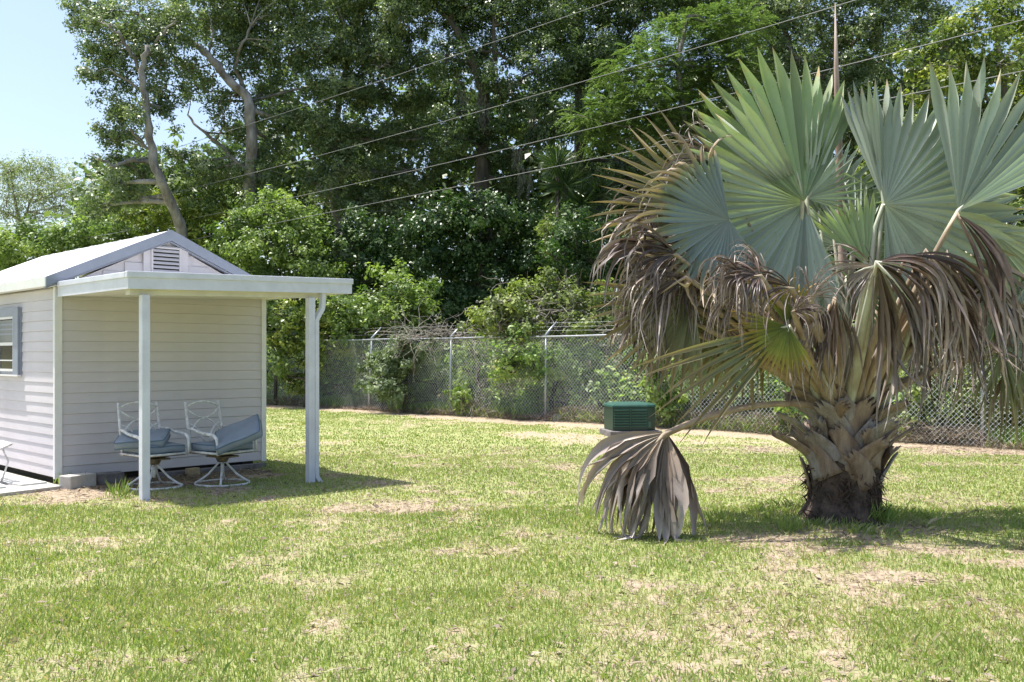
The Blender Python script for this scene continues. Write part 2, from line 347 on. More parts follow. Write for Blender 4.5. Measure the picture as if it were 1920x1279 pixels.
n3 = N.new('ShaderNodeTexNoise'); n3.inputs['Scale'].default_value = 1.6; n3.inputs['Detail'].default_value = 5
for n in (n1, n2, n3): L.new(tc.outputs['Object'], n.inputs[0])
thatch = ramp(N, [(0.3, (0.16, 0.19, 0.065)), (0.48, (0.29, 0.325, 0.125)), (0.66, (0.42, 0.40, 0.23))]); L.new(n1.outputs[0], thatch.inputs[0])
soil = ramp(N, [(0.28, (0.18, 0.13, 0.095)), (0.45, (0.38, 0.30, 0.22)), (0.62, (0.46, 0.385, 0.275)), (0.8, (0.53, 0.455, 0.345))]); L.new(n2.outputs[0], soil.inputs[0])
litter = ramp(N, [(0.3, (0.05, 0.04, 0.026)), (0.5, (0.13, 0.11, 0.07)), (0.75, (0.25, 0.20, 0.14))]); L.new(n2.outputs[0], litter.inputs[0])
ad = N.new('ShaderNodeMath'); ad.operation = 'MULTIPLY_ADD'; ad.inputs[1].default_value = 0.9; ad.inputs[2].default_value = -0.45; L.new(n2.outputs[0], ad.inputs[0])
sm = N.new('ShaderNodeMath'); sm.operation = 'ADD'; L.new(a1.outputs['Fac'], sm.inputs[0]); L.new(ad.outputs[0], sm.inputs[1])
mr = N.new('ShaderNodeMapRange'); mr.inputs[1].default_value = 0.22; mr.inputs[2].default_value = 0.62; L.new(sm.outputs[0], mr.inputs[0])
mx = N.new('ShaderNodeMix'); mx.data_type = 'RGBA'; L.new(mr.outputs[0], mx.inputs[0]); L.new(thatch.outputs[0], mx.inputs[6]); L.new(soil.outputs[0], mx.inputs[7])
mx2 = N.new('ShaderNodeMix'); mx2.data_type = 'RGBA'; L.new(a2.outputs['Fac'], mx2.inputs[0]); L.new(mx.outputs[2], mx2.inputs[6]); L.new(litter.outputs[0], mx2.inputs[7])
L.new(mx2.outputs[2], p.inputs['Base Color'])
bp = N.new('ShaderNodeBump'); bp.inputs['Strength'].default_value = 0.7; bp.inputs['Distance'].default_value = 0.03; L.new(n1.outputs[0], bp.inputs['Height']); L.new(bp.outputs[0], p.inputs['Normal'])
L.new(p.outputs[0], out.inputs[0])
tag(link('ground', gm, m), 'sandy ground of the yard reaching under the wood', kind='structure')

# ------------------------------------------------------------------ the shed with its porch (local x along the gable wall, y backwards)
shed = empty('garden_shed', (SHED0.x, SHED0.y, 0), SHA)
tag(shed, 'small white lap sided shed with gabled roof and a flat porch on two posts', 'shed')
SW, SL, ZB, ZE = 2.706, 4.2, 0.095, 2.30                # width, length, siding bottom, eave
def board(a, b, z0, z1, face):
    """one lap board: lower edge proud, upper edge tucked in"""
    o0, o1, back = 0.013, 0.003, -0.0125
    prof = [(-o0 + 0.004, z0), (-o0, z0 + 0.004), (-o1, z1 - 0.002), (-back, z1 - 0.002), (-back, z0)]
    b_ = MB()
    if face == 'front':
        b_.prism([(q[0], q[1]) for q in prof], a, b, 'x')
    else:
        b_.prism([(q[0], q[1]) for q in prof], a, b, 'y')
    return b_
wall_f = MB().prism([(0.02, ZB), (SW - 0.02, ZB), (SW - 0.02, ZE), (SW / 2, 2.93), (0.02, ZE)], 0.014, 0.09).build('front_wall', M['siding'], shed)
wall_l = MB().box(0.014, 0.09, 0.02, SL, ZB, ZE).build('side_wall', M['siding'], shed)
MB().box(SW - 0.09, SW, 0.1, SL, ZB, ZE).build('side_wall', M['siding'], shed)
MB().prism([(0.0, ZB), (SW, ZB), (SW, ZE), (SW / 2, 2.93), (0.0, ZE)], SL, SL + 0.08).build('rear_wall', M['siding'], shed)
pitch = 0.1216
bm_front = board(0.06, SW - 0.05, 0, pitch, 'front').mesh('siding_board')
bm_side = board(0.06, SL, 0, pitch, 'side').mesh('siding_board')
for k in range(18):
    for bmx, par in ((bm_front, wall_f), (bm_side, wall_l)):
        o = link('siding_board', bmx, M['siding'], par); o.location.z = ZB + k * pitch
for k in range(18, 24):                                 # the gable, boards getting shorter
    z0 = ZB + k * pitch; z1 = min(z0 + pitch, 2.95)
    inset = max(0.0, (z1 - ZE) / 0.63 * SW / 2) + 0.05
    if SW - 2 * inset > 0.1:
        board(inset, SW - inset, z0, z1, 'front').build('siding_board', M['siding'], wall_f)
for (x0, x1, y0, y1) in ((-0.026, 0.06, -0.026, 0.03), (SW - 0.05, SW + 0.02, -0.026, 0.05)):
    MB().box(x0, x1, y0, y1, ZB - 0.015, ZE).build('corner_trim', M['trim'], shed, bevel=0.004)
MB().box(0.1, SW - 0.1, 0.12, SL - 0.1, -0.06, ZB + 0.05).build('floor_frame', M['dark'], shed)
for x in (0.2, 1.3, 2.4): MB().box(x, x + 0.1, 0.03, SL, -0.06, ZB - 0.004).build('floor_joist', M['dark'], shed)
# roof
OV, RZ0, RZ1, RF = 0.14, 2.405, 3.075, -0.085
for s in (0, 1):
    xe, xr = (-OV, SW / 2) if s == 0 else (SW + OV, SW / 2)
    r = MB().prism([(xe, RZ0), (xr, RZ1), (xr, RZ1 - 0.03), (xe, RZ0 - 0.03)], RF + 0.02, SL + 0.15).build('roof_slope', M['roof'], shed)
    n = 9
    for i in range(1, n):                               # standing ribs on the sheet metal
        y = RF + (SL + 0.2) * i / n
        sx = 0.012 if s == 0 else -0.012
        MB().prism([(xe, RZ0 + 0.002), (xr - sx, RZ1 - 0.004), (xr - sx, RZ1 + 0.006), (xe, RZ0 + 0.012)], y - 0.012, y + 0.012).build('roof_rib', M['roof'], r)
    MB().prism([(xe, RZ0 - 0.11), (xe, RZ0 + 0.005), (xr, RZ1 + 0.006), (xr, RZ1 - 0.13)], RF, RF + 0.018).build('rake_trim', M['greytrim'], shed)
    MB().box(*((xe - 0.012, xe + 0.006) if s == 0 else (xe - 0.006, xe + 0.012)), RF + 0.002, SL + 0.14, RZ0 - 0.105, RZ0 + 0.002).build('eave_trim', M['roof'], shed)
    a, b = (xe + 0.008, 0.0) if s == 0 else (SW, xe - 0.008)
    MB().box(a, b, RF + 0.02, SL + 0.1, RZ0 - 0.10, RZ0 - 0.085).build('soffit', M['soffit'], shed)
    MB().prism([(xe * 0.3 + xr * 0.7 if False else xe, RZ0 - 0.115), (xr, RZ1 - 0.135), (xr, RZ1 - 0.15), (xe, RZ0 - 0.13)], RF + 0.018, 0.0).build('gable_soffit', M['greytrim'], shed)
# gable vent
vp = MB().box(1.02, 1.60, -0.034, -0.006, 2.36, 2.875).build('vent_panel', M['siding'], shed)
MB().box(1.135, 1.475, -0.037, -0.0345, 2.54, 2.84).build('vent_hollow', M['vent_dark'], vp)
for (x0, x1, z0, z1) in ((1.11, 1.135, 2.52, 2.86), (1.475, 1.50, 2.52, 2.86), (1.135, 1.475, 2.84, 2.86)):
    MB().box(x0, x1, -0.052, -0.0345, z0, z1).build('vent_frame', M['siding'], vp)
for k in range(6):
    z = 2.55 + k * 0.05
    MB().prism([(-0.056, z), (-0.040, z + 0.028), (-0.038, z + 0.028), (-0.038, z + 0.022), (-0.054, z - 0.004)], 1.137, 1.473, 'x').build('slat', M['siding'], vp)
# window on the side wall
win = MB().box(-0.030, -0.002, 1.10, 2.05, 1.28, 2.10).build('window', M['greytrim'], shed)
MB().box(-0.033, -0.0305, 1.32, 1.86, 1.32, 1.98).build('window_pane', M['glass'], win)
MB().box(-0.036, -0.0335, 1.345, 1.835, 1.68, 1.955).build('blind', M['blind'], win)
for k in range(3): MB().box(-0.039, -0.0365, 1.35, 1.83, 1.77 + k * 0.06, 1.79 + k * 0.06).build('blind_slat', M['greytrim'], win)
for (y0, y1, z0, z1) in ((1.30, 1.335, 1.31, 2.0), (1.845, 1.88, 1.31, 2.0), (1.335, 1.845, 1.97, 2.0), (1.335, 1.845, 1.635, 1.675), (1.335, 1.845, 1.31, 1.34), (1.335, 1.845, 1.44, 1.455)):
    MB().box(-0.046, -0.0325, y0, y1, z0, z1).build('sash', M['trim'], win)
for (y0, y1, z0, z1) in ((1.12, 1.30, 1.27, 2.11), (1.88, 2.06, 1.27, 2.11), (1.302, 1.878, 2.002, 2.11)):
    MB().box(-0.056, -0.0305, y0, y1, z0, z1).build('window_trim', M['greytrim'], win)
MB().box(-0.075, -0.0305, 1.08, 2.08, 1.25, 1.268).build('window_sill', M['trim'], win)
# porch: a flat panel roof tilted a little up to the right
PX0, PX1, PY0 = 0.20, 2.95, -1.95
pr0 = shed_local(-3.889, 9.723)
PX0, PY0 = pr0; PX1 = PX0 + 2.755
def pz(x): return 2.165 + (x - PX0) / 2.755 * 0.075
def tilted(x0, x1, y0, y1, h0, h1):
    b = MB(); n = 0
    c = [(x, y, pz(x) + h) for h in (h0, h1) for y in (y0, y1) for x in (x0, x1)]
    b.v = c; b.f = [(0, 2, 3, 1), (4, 5, 7, 6), (0, 1, 5, 4), (2, 6, 7, 3), (0, 4, 6, 2), (1, 3, 7, 5)]
    return b
porch = tilted(PX0 + 0.02, PX1 - 0.02, PY0 + 0.02, -0.045, 0.04, 0.185).build('porch_roof', M['roof'], shed)
tilted(PX0, PX1, PY0, PY0 + 0.018, 0.02, 0.135).build('porch_fascia', M['post'], porch)
tilted(PX0 - 0.014, PX1 + 0.014, PY0 - 0.014, PY0 + 0.05, 0.1355, 0.20).build('porch_gutter', M['post'], porch, bevel=0.006)
tilted(PX0, PX0 + 0.018, PY0 + 0.02, -0.05, 0.02, 0.135).build('porch_fascia', M['post'], porch)
tilted(PX0 - 0.014, PX0 + 0.04, PY0 + 0.052, -0.05, 0.1355, 0.195).build('porch_edge', M['post'], porch, bevel=0.006)
tilted(PX1 - 0.018, PX1, PY0 + 0.02, -0.05, 0.02, 0.135).build('porch_fascia', M['post'], porch)
tilted(PX1 - 0.04, PX1 + 0.014, PY0 + 0.052, -0.05, 0.1355, 0.195).build('porch_edge', M['post'], porch, bevel=0.006)
for k in range(9):
    w = (PX1 - PX0 - 0.06) / 9; x = PX0 + 0.03 + k * w
    tilted(x + 0.004, x + w - 0.004, PY0 + 0.03, -0.05, 0.028, 0.0395).build('soffit_panel', M['soffit'], porch)
tilted(PX0 + 0.06, PX1 - 0.3, PY0 + 0.10, PY0 + 0.20, -0.035, 0.0275).build('porch_beam', M['soffit'], porch)
for wp in ((-3.80, 9.926), (-2.384, 11.35)):
    lx, ly = shed_local(*wp)
    MB().box(lx - 0.042, lx + 0.042, ly - 0.042, ly + 0.042, -0.10, pz(lx) - 0.036).build('porch_post', M['post'], shed, bevel=0.004)
lx, ly = shed_local(-2.384, 11.35)
# downspout: elbow out of the gutter, pipe down the post, kicked out foot
def rect_pipe(path, w, d):
    b = MB(); n = len(path)
    for k, q in enumerate(path):
        t = V(path[min(k + 1, n - 1)]) - V(path[max(k - 1, 0)]); t.normalize()
        s = V((0, 1, 0)); r = s.cross(t).normalized() if abs(t.z) > 0.01 else V((0, 0, 1))
        for (i, j) in ((-1, -1), (1, -1), (1, 1), (-1, 1)):
            b.v.append(tuple(V(q) + r * w / 2 * i + s * d / 2 * j))
    for k in range(n - 1):
        for i in range(4):
            j = (i + 1) % 4; b.f.append((k*4+i, k*4+j, k*4+4+j, k*4+4+i))
    b.f.append((0, 1, 2, 3)); b.f.append((4*n-1, 4*n-2, 4*n-3, 4*n-4)); return b
zt = pz(lx) + 0.02
rect_pipe([(lx + 0.155, ly - 0.02, zt), (lx + 0.155, ly - 0.02, zt - 0.13), (lx + 0.14, ly - 0.02, zt - 0.19), (lx + 0.10, ly - 0.02, zt - 0.25), (lx + 0.063, ly - 0.02, zt - 0.32), (lx + 0.063, ly - 0.02, 0.12), (lx + 0.068, ly - 0.02, 0.07), (lx + 0.12, ly - 0.02, 0.0), (lx + 0.15, ly - 0.02, -0.015)], 0.048, 0.07).build('downspout', M['post'], shed)
MB().box(lx + 0.0425, lx + 0.094, ly - 0.066, ly + 0.026, 0.33, 0.36).build('pipe_strap', M['trim'], shed)

# ------------------------------------------------------------------ patio slab, blocks, boards, lounger
sl = MB().prism([(-0.05, -0.06), (-0.02, -0.30), (-0.75, -0.46), (-2.6, -0.9), (-2.6, 5.0), (-0.05, 5.0)], -0.06, 0.035, 'z')
o = sl.build('patio_slab', M['concrete']); o.location = (SHED0.x, SHED0.y, 0); o.rotation_euler.z = SHA
tag(o, 'pale concrete slab along the side of the shed', kind='structure')
def rounded_box(sx, sy, sz, bev=0.01, seg=2):
    return MB().box(-sx/2, sx/2, -sy/2, sy/2, 0, sz)
for (lx_, ly_, rz, sz, lab) in ((0.13, -0.30, 0.35, (0.36, 0.19, 0.17), 'grey concrete block on the dirt nearest the shed corner'),
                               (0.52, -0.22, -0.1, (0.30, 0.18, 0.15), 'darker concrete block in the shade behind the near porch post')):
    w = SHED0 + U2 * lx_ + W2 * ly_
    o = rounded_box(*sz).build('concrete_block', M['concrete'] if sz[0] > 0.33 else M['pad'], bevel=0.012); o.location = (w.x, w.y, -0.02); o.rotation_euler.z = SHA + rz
    tag(o, lab, 'block', 'blocks by the shed')
w = SHED0 + U2 * 1.55 + W2 * -0.25
o = rounded_box(0.16, 0.09, 0.10).build('wood_offcut', M['woodblock'], bevel=0.006); o.location = (w.x, w.y, 0); o.rotation_euler.z = SHA + 0.2
tag(o, 'short tan timber offcut on the dirt behind the swivel chairs', 'wood block')
w = SHED0 + U2 * 1.9 + W2 * -0.13
o = rounded_box(1.5, 0.09, 0.07).build('timber_plank', M['pad'], bevel=0.006); o.location = (w.x, w.y, 0); o.rotation_euler.z = SHA + 0.03
tag(o, 'weathered grey timber lying along the foot of the shed wall', 'plank')
for (a, b, rz, s, lab) in ((-0.32, 0.55, 0.15, (0.30, 1.1, 0.02), 'flat pale board lying on the slab beside the shed wall'), (-0.68, 0.35, -0.12, (0.34, 0.8, 0.022), 'loose pale board on the slab nearest the lawn')):
    w = SHED0 + U2 * a + W2 * b
    o = rounded_box(*s).build('flat_board', M['boardpale'], bevel=0.004); o.location = (w.x, w.y, 0.036); o.rotation_euler.z = SHA + rz
    tag(o, lab, 'board', 'boards on the slab')
# strap lounger, only its raised head end is in the picture
lg = empty('strap_lounger', V((-6.22, 11.05, 0.035)), SHA)
tag(lg, 'low white strap lounger with raised head end at left picture edge', 'lounger')
hx, hz = 0.33, 0.45
head = [V((hx, 0.33, hz)), V((-0.30, 0.33, 0.16)), V((-1.6, 0.33, 0.20))]
for y in (-0.30, 0.30):
    MB().tube([(hx, y, hz), (-0.30, y, 0.20), (-1.5, y, 0.22)], 0.014, 8).build('side_rail', M['chairwhite'], lg, True)
    MB().tube([(-0.25, y, 0.2), (-0.22, y, 0.0)], 0.013, 8).build('leg', M['chairwhite'], lg, True)
    MB().tube([(-1.4, y, 0.22), (-1.43, y, 0.0)], 0.013, 8).build('leg', M['chairwhite'], lg, True)
MB().tube([(hx, -0.30, hz), (hx + 0.01, 0, hz + 0.006), (hx, 0.30, hz)], 0.014, 8).build('head_rail', M['chairwhite'], lg, True)
for y in (-0.26, 0.26):
    MB().tube([(hx - 0.08, y, hz - 0.05), (hx - 0.02, y, 0.25), (hx - 0.10, y, 0.0)], 0.011, 8).build('prop', M['chairwhite'], lg, True)
me = MB().box(-0.018, 0.018, -0.30, 0.30, 0.010, 0.016).mesh('strap')
for k in range(13):
    t = (k + 0.6) / 13; q = V((hx, 0, hz)).lerp(V((-0.30, 0, 0.20)), t)
    o = link('strap', me, M['chairwhite'], lg); o.location = q; o.rotation_euler.y = -math.atan2(hz - 0.20, hx + 0.30)
for k in range(18):
    o = link('strap', me, M['chairwhite'], lg); o.location = (-0.36 - k * 0.063, 0, 0.205)

# ------------------------------------------------------------------ swivel chairs and cushions
def arc(p0, p1, mid, n=10):
    p0, p1, mid = V(p0), V(p1), V(mid); c = mid * 2 - (p0 + p1) * 0.5
    return [(p0 * (1 - t) ** 2 + c * 2 * t * (1 - t) + p1 * t * t) for t in [i / n for i in range(n + 1)]]
def make_chair(loc, rz, label):
    c = empty('swivel_chair', loc, rz); tag(c, label, 'chair', 'white swivel chairs under the porch')
    m = M['chairwhite']; r = 0.0135
    def bk(x, z): return (x, -0.25 - (z - 0.40) * 0.19, z)
    for s in (-1, 1):
        MB().tube([bk(s * 0.245, 0.37), bk(s * 0.245, 0.65), bk(s * 0.238, 0.965)], 0.0155, 8).build('back_post', m, c, True)
        arm = [bk(s * 0.25, 0.655)] + [V((s * 0.27, -0.20, 0.66)), V((s * 0.285, -0.05, 0.625)), V((s * 0.29, 0.10, 0.612)), V((s * 0.29, 0.19, 0.60)), V((s * 0.288, 0.232, 0.565)), V((s * 0.285, 0.245, 0.50)), V((s * 0.28, 0.25, 0.375))]
        MB().tube(arm, [0.015, 0.016, 0.017, 0.019, 0.020, 0.019, 0.015, 0.015], 8).build('arm', m, c, True)
        MB().tube([(s * 0.265, -0.25, 0.395), (s * 0.28, 0.25, 0.395)], r, 8).build('seat_rail', m, c, True)
    MB().tube([(-0.28, 0.25, 0.395), (0.28, 0.25, 0.395)], r, 8).build('seat_rail', m, c, True)
    MB().tube([(-0.265, -0.25, 0.395), (0.265, -0.25, 0.395)], r, 8).build('seat_rail', m, c, True)
    MB().tube([bk(-0.24, 0.47), bk(0.24, 0.47)], 0.010, 8).build('back_rail', m, c, True)
    d = 0.0095
    MB().tube(arc(bk(-0.235, 0.905), bk(0.235, 0.905), bk(0, 0.965)), 0.012, 8).build('back_arc', m, c, True)
    MB().tube(arc(bk(-0.235, 0.89), bk(0.235, 0.89), bk(0, 0.775)), d, 8).build('back_arc', m, c, True)
    MB().tube(arc(bk(-0.225, 0.60), bk(0.225, 0.60), bk(0, 0.768)), d, 8).build('back_arc', m, c, True)
    for s in (-1, 1):
        MB().tube(arc(bk(s * 0.235, 0.715), bk(s * 0.04, 0.50), bk(s * 0.115, 0.645)), d, 8).build('back_arc', m, c, True)
    MB().box(-0.25, 0.25, -0.235, 0.235, 0.372, 0.378).build('seat_sling', M['rust'], c)
    MB().box(-0.11, 0.11, -0.16, 0.16, 0.325, 0.345).build('swivel_plate', M['rust'], c, bevel=0.004)
    MB().box(-0.16, 0.16, -0.05, 0.05, 0.346, 0.371).build('swivel_plate', M['rust'], c, bevel=0.004)
    MB().tube([(0, 0, 0.27), (0, 0, 0.326)], [0.055, 0.085], 14).build('hub', M['rust'], c, True)
    MB().tube([(0, 0, 0.12), (0, 0, 0.28)], 0.02, 10).build('stem', m, c, True)
    R = 0.305
    ring = [(R * math.cos(t), R * math.sin(t), 0.022) for t in [2 * math.pi * i / 40 for i in range(41)]]
    MB().tube(ring, 0.0125, 8, cap=False).build('base_ring', m, c, True)
    for k in range(4):
        t = math.pi / 4 + k * math.pi / 2; cs, sn = math.cos(t), math.sin(t)
        path = [(0.03 * cs, 0.03 * sn, 0.275), (0.07 * cs, 0.07 * sn, 0.225), (0.16 * cs, 0.16 * sn, 0.125), (0.25 * cs, 0.25 * sn, 0.06), (R * cs, R * sn, 0.03)]
        MB().tube(path, 0.0125, 8).build('leg', m, c, True)
    return c
def make_cushion(name, centre, e1, e2, label, thick=0.115, size=0.53):
    e1 = V(e1).normalized(); e2 = V(e2); e2 = (e2 - e1 * e2.dot(e1)).normalized(); e3 = e1.cross(e2)
    n = 14; b = MB(); h = size / 2; rim = []
    def prof(a, c):                         # superellipse pillow
        q = max(abs(a), abs(c)); g = (1 - abs(a) ** 6) * (1 - abs(c) ** 6)
        return thick / 2 * (0.62 + 0.38 * g ** 0.5) if q < 0.999 else thick / 2 * 0.62
    idx = {}
    for side in (1, -1):
        for i in range(n + 1):
            for j in range(n + 1):
                a, c = -1 + 2 * i / n, -1 + 2 * j / n
                a_, c_ = math.copysign(abs(a) ** 0.8, a), math.copysign(abs(c) ** 0.8, c)
                rr = 1 - 0.035 * (abs(a_) ** 8 * abs(c_) ** 8)
                idx[side, i, j] = len(b.v); b.v.append((a_ * h * rr, c_ * h * rr, side * prof(a_, c_) + 0.004 * math.sin(a_ * 5 + c_ * 3)))
    for side in (1, -1):
        for i in range(n):
            for j in range(n):
                q = (idx[side, i, j], idx[side, i+1, j], idx[side, i+1, j+1], idx[side, i, j+1])
                b.f.append(q if side > 0 else q[::-1])
    loop = [(i, 0) for i in range(n)] + [(n, j) for j in range(n)] + [(i, n) for i in range(n, 0, -1)] + [(0, j) for j in range(n, 0, -1)]
    for k in range(len(loop)):                 # bulging side band
        p0, p1 = loop[k], loop[(k + 1) % len(loop)]
        b.f.append((idx[-1, p0[0], p0[1]], idx[-1, p1[0], p1[1]], idx[1, p1[0], p1[1]], idx[1, p0[0], p0[1]]))
    o = b.build(name, M['cushion'], None, True)
    o.matrix_world = Matrix(((e1.x, e2.x, e3.x, centre[0]), (e1.y, e2.y, e3.y, centre[1]), (e1.z, e2.z, e3.z, centre[2]), (0, 0, 0, 1)))
    tag(o, label, 'cushion', 'blue grey chair cushions')
    for side in (1, -1):
        MB().tube([b.v[idx[side, i, j]] for (i, j) in loop + [loop[0]]], 0.006, 6, cap=False).build('piping', M['piping'], o, True)
    return o
crz = SHA + math.pi                            # chair fronts face away from the wall (local +y = forward)
for (px_, py_, lab, turn) in ((289, 915, 'white tubular swivel chair standing behind the near porch post', 0.10), (417, 909, 'white tubular swivel chair nearer the downspout post', 0.22)):
    g = gnd(px_, py_)
    make_chair((g.x, g.y, 0.0), crz + turn, lab)
def on_chair(px_, py_, turn, dz=0.455, fwd=0.0):
    g = gnd(px_, py_); a = crz + turn
    return (g.x - math.sin(a) * fwd, g.y + math.cos(a) * fwd, dz), (math.cos(a), math.sin(a), 0), (-math.sin(a), math.cos(a), 0)
c_, a_, b_ = on_chair(289, 915, 0.10); make_cushion('seat_cushion', c_, a_, b_, 'blue grey seat cushion lying flat on the chair behind the near post', 0.105, 0.50)
c_, a_, b_ = on_chair(417, 909, 0.22); make_cushion('seat_cushion', c_, a_, b_, 'blue grey seat cushion under the tilted one on the chair by the downspout', 0.105, 0.50)
cc = at(268, 836, 10.92); make_cushion('loose_cushion', (cc.x, cc.y, 0.558), (0.51, 0.10, 0.02), (0.10, 0.5, 0.09), 'loose blue grey cushion sliding off the left side of a swivel chair')
cc = at(447, 819, 11.05); make_cushion('loose_cushion', (cc.x, cc.y, cc.z + 0.03), (0.49, 0.08, 0.20), (-0.22, 0.44, 0.125), 'loose blue grey cushion tilted up on its corner over a chair arm')

# ------------------------------------------------------------------ green pedestal on its pad, pale stone
pc = gnd(1186, 818); pc.y += 0.35
pad = MB().box(-0.50, 0.50, -0.42, 0.42, -0.05, 0.10).build('concrete_pad', M['pad'], bevel=0.015); pad.location = (pc.x, pc.y, 0); pad.rotation_euler.z = 0.16
tag(pad, 'low weathered concrete pad carrying the green utility box', 'concrete pad')
ub = empty('utility_box', (pc.x, pc.y, 0.101), 0.16); tag(ub, 'green ribbed utility box on a pad by the chain link fence', 'utility box')
plan = [(-0.43, -0.33), (0.24, -0.33), (0.43, -0.20), (0.43, 0.33), (-0.43, 0.33)]
MB().prism(plan, 0.0, 0.44, 'z').build('body', M['green'], ub, bevel=0.012)
lid = MB(); n = len(plan)
for (z, k) in ((0.4405, 1.03), (0.475, 1.02), (0.505, 0.92), (0.525, 0.55)):
    lid.v += [(q[0] * k, q[1] * k, z) for q in plan]
for r_ in range(3):
    for i in range(n):
        j = (i + 1) % n; lid.f.append((r_*n+i, r_*n+j, r_*n+n+j, r_*n+n+i))
lid.f.append(tuple(range(3*n, 4*n))); lid.f.append(tuple(reversed(range(n))))
lid.build('lid', M['green_lit'], ub)
rib = MB().prism([(-0.331, 0), (-0.356, 0.006), (-0.356, 0.018), (-0.331, 0.030)], -0.41, -0.115, 'x').mesh('rib')
rib2 = MB().prism([(-0.331, 0), (-0.356, 0.006), (-0.356, 0.018), (-0.331, 0.030)], -0.075, 0.225, 'x').mesh('rib')
for k in range(7):
    for r_ in (rib, rib2):
        o = link('rib', r_, M['green_lit'], ub); o.location.z = 0.075 + k * 0.05
MB().box(-0.10, -0.088, -0.345, -0.331, 0.03, 0.43).build('seam', M['green_lit'], ub)
MB().box(0.26, 0.31, -0.318, -0.29, 0.05, 0.17).build('lock_plate', M['green_lit'], ub)
for k in range(7):
    MB().box(0.4305, 0.445, -0.15, 0.30, 0.08 + k * 0.05, 0.10 + k * 0.05).build('rib', M['green_lit'], ub)
def rock(name, loc, s, m, seed, label):
    r = random.Random(seed); b = MB(); n = 10
    for i in range(n + 1):
        for j in range(n):
            t, f = math.pi * i / n, 2 * math.pi * j / n
            k = 1 + 0.22 * math.sin(3 * f + seed) * math.sin(t) + r.uniform(-0.08, 0.08)
            b.v.append((s[0] * k * math.sin(t) * math.cos(f), s[1] * k * math.sin(t) * math.sin(f), s[2] * k * math.cos(t)))
    for i in range(n):
        for j in range(n):
            b.f.append((i*n+j, (i+1)*n+j, (i+1)*n+(j+1) % n, i*n+(j+1) % n))
    o = b.build(name, m, None, True); o.location = loc; tag(o, label, 'stone'); return o
g = gnd(1044, 790); rock('pale_stone', (g.x, g.y - 0.1, 0.06), (0.10, 0.09, 0.11), M['stone'], 3, 'small pale stone at the foot of the fence left of the green box')

# ------------------------------------------------------------------ chain link fence
fence = empty('chain_link_fence', (FA.x, FA.y, 0)); tag(fence, 'galvanised chain link fence topped with three strands of barbed wire', 'fence')
FH, SP = 1.97, 3.152
T0, T1 = -6 * SP, 8 * SP
def fpt(t, z, off=0.0): return V((FA.x + FD.x * t + FN.x * off, FA.y + FD.y * t + FN.y * off, z))
rnd = random.Random(4)
for k in range(-6, 9):
    t = k * SP; lean = {0: 0.16, 1: 0.06}.get(k, rnd.uniform(-0.03, 0.03))
    po = MB().tube([fpt(t - lean, -0.2), fpt(t, FH)], 0.030, 10).build('fence_post', M['galv'], fence, True, True)
    MB().tube([fpt(t, FH - 0.02), fpt(t, FH + 0.03), fpt(t + 0.10, FH + 0.33, 0.26)], [0.04, 0.035, 0.018], 8).build('barb_arm', M['galv'], po, True, True)
rail = MB().tube([fpt(t, FH - 0.015 + 0.006 * math.sin(t * 1.7), -0.02) for t in np.linspace(T0, T1, 60)], 0.024, 8).build('top_rail', M['galv'], fence, True, True)
mesh_ = MB(); pw = 0.088
zb, ztop = 0.02, FH
H = ztop - zb; n_w = int((T1 - T0) / pw); sl_ = 0.95          # run of a wire over the height, along the fence
for s in (-1, 1):
    for i in range(-int(H * sl_ / pw) - 1, n_w + int(H * sl_ / pw) + 1):
        t0 = T0 + i * pw; t1 = t0 + s * H * sl_
        a, b = (t0, zb), (t1, ztop)
        if max(t0, t1) < T0 or min(t0, t1) > T1: continue
        mesh_.tube([fpt(a[0], a[1], -0.03 - 0.003 * s), fpt((a[0]+b[0])/2, (a[1]+b[1])/2, -0.03 - 0.003 * s + 0.01 * math.sin(i)), fpt(b[0], b[1], -0.03 - 0.003 * s)], 0.0021, 3, cap=False)
mesh_.build('chain_link_mesh', M['wire'], fence, False, True)
for j, (dt, dz, do) in enumerate(((0.035, 0.13, 0.09), (0.065, 0.22, 0.17), (0.095, 0.315, 0.25))):
    pts = [fpt(t + dt, FH + dz - 0.015 * math.sin(((t - T0) % SP) / SP * math.pi), do) for t in np.linspace(T0, T1 - 0.2, 140)]
    bw = MB().tube(pts, 0.0016, 4)
    for i in range(240):
        q = pts[0].lerp(pts[-1], i / 240); q.z = FH + dz - 0.008
        d = V((rnd.uniform(-1, 1), rnd.uniform(-1, 1), rnd.uniform(-1, 1))).normalized() * 0.025
        bw.tube([q - d, q + d], 0.002, 3, cap=False)
    bw.build('barbed_wire', M['wire'], fence, False, True)

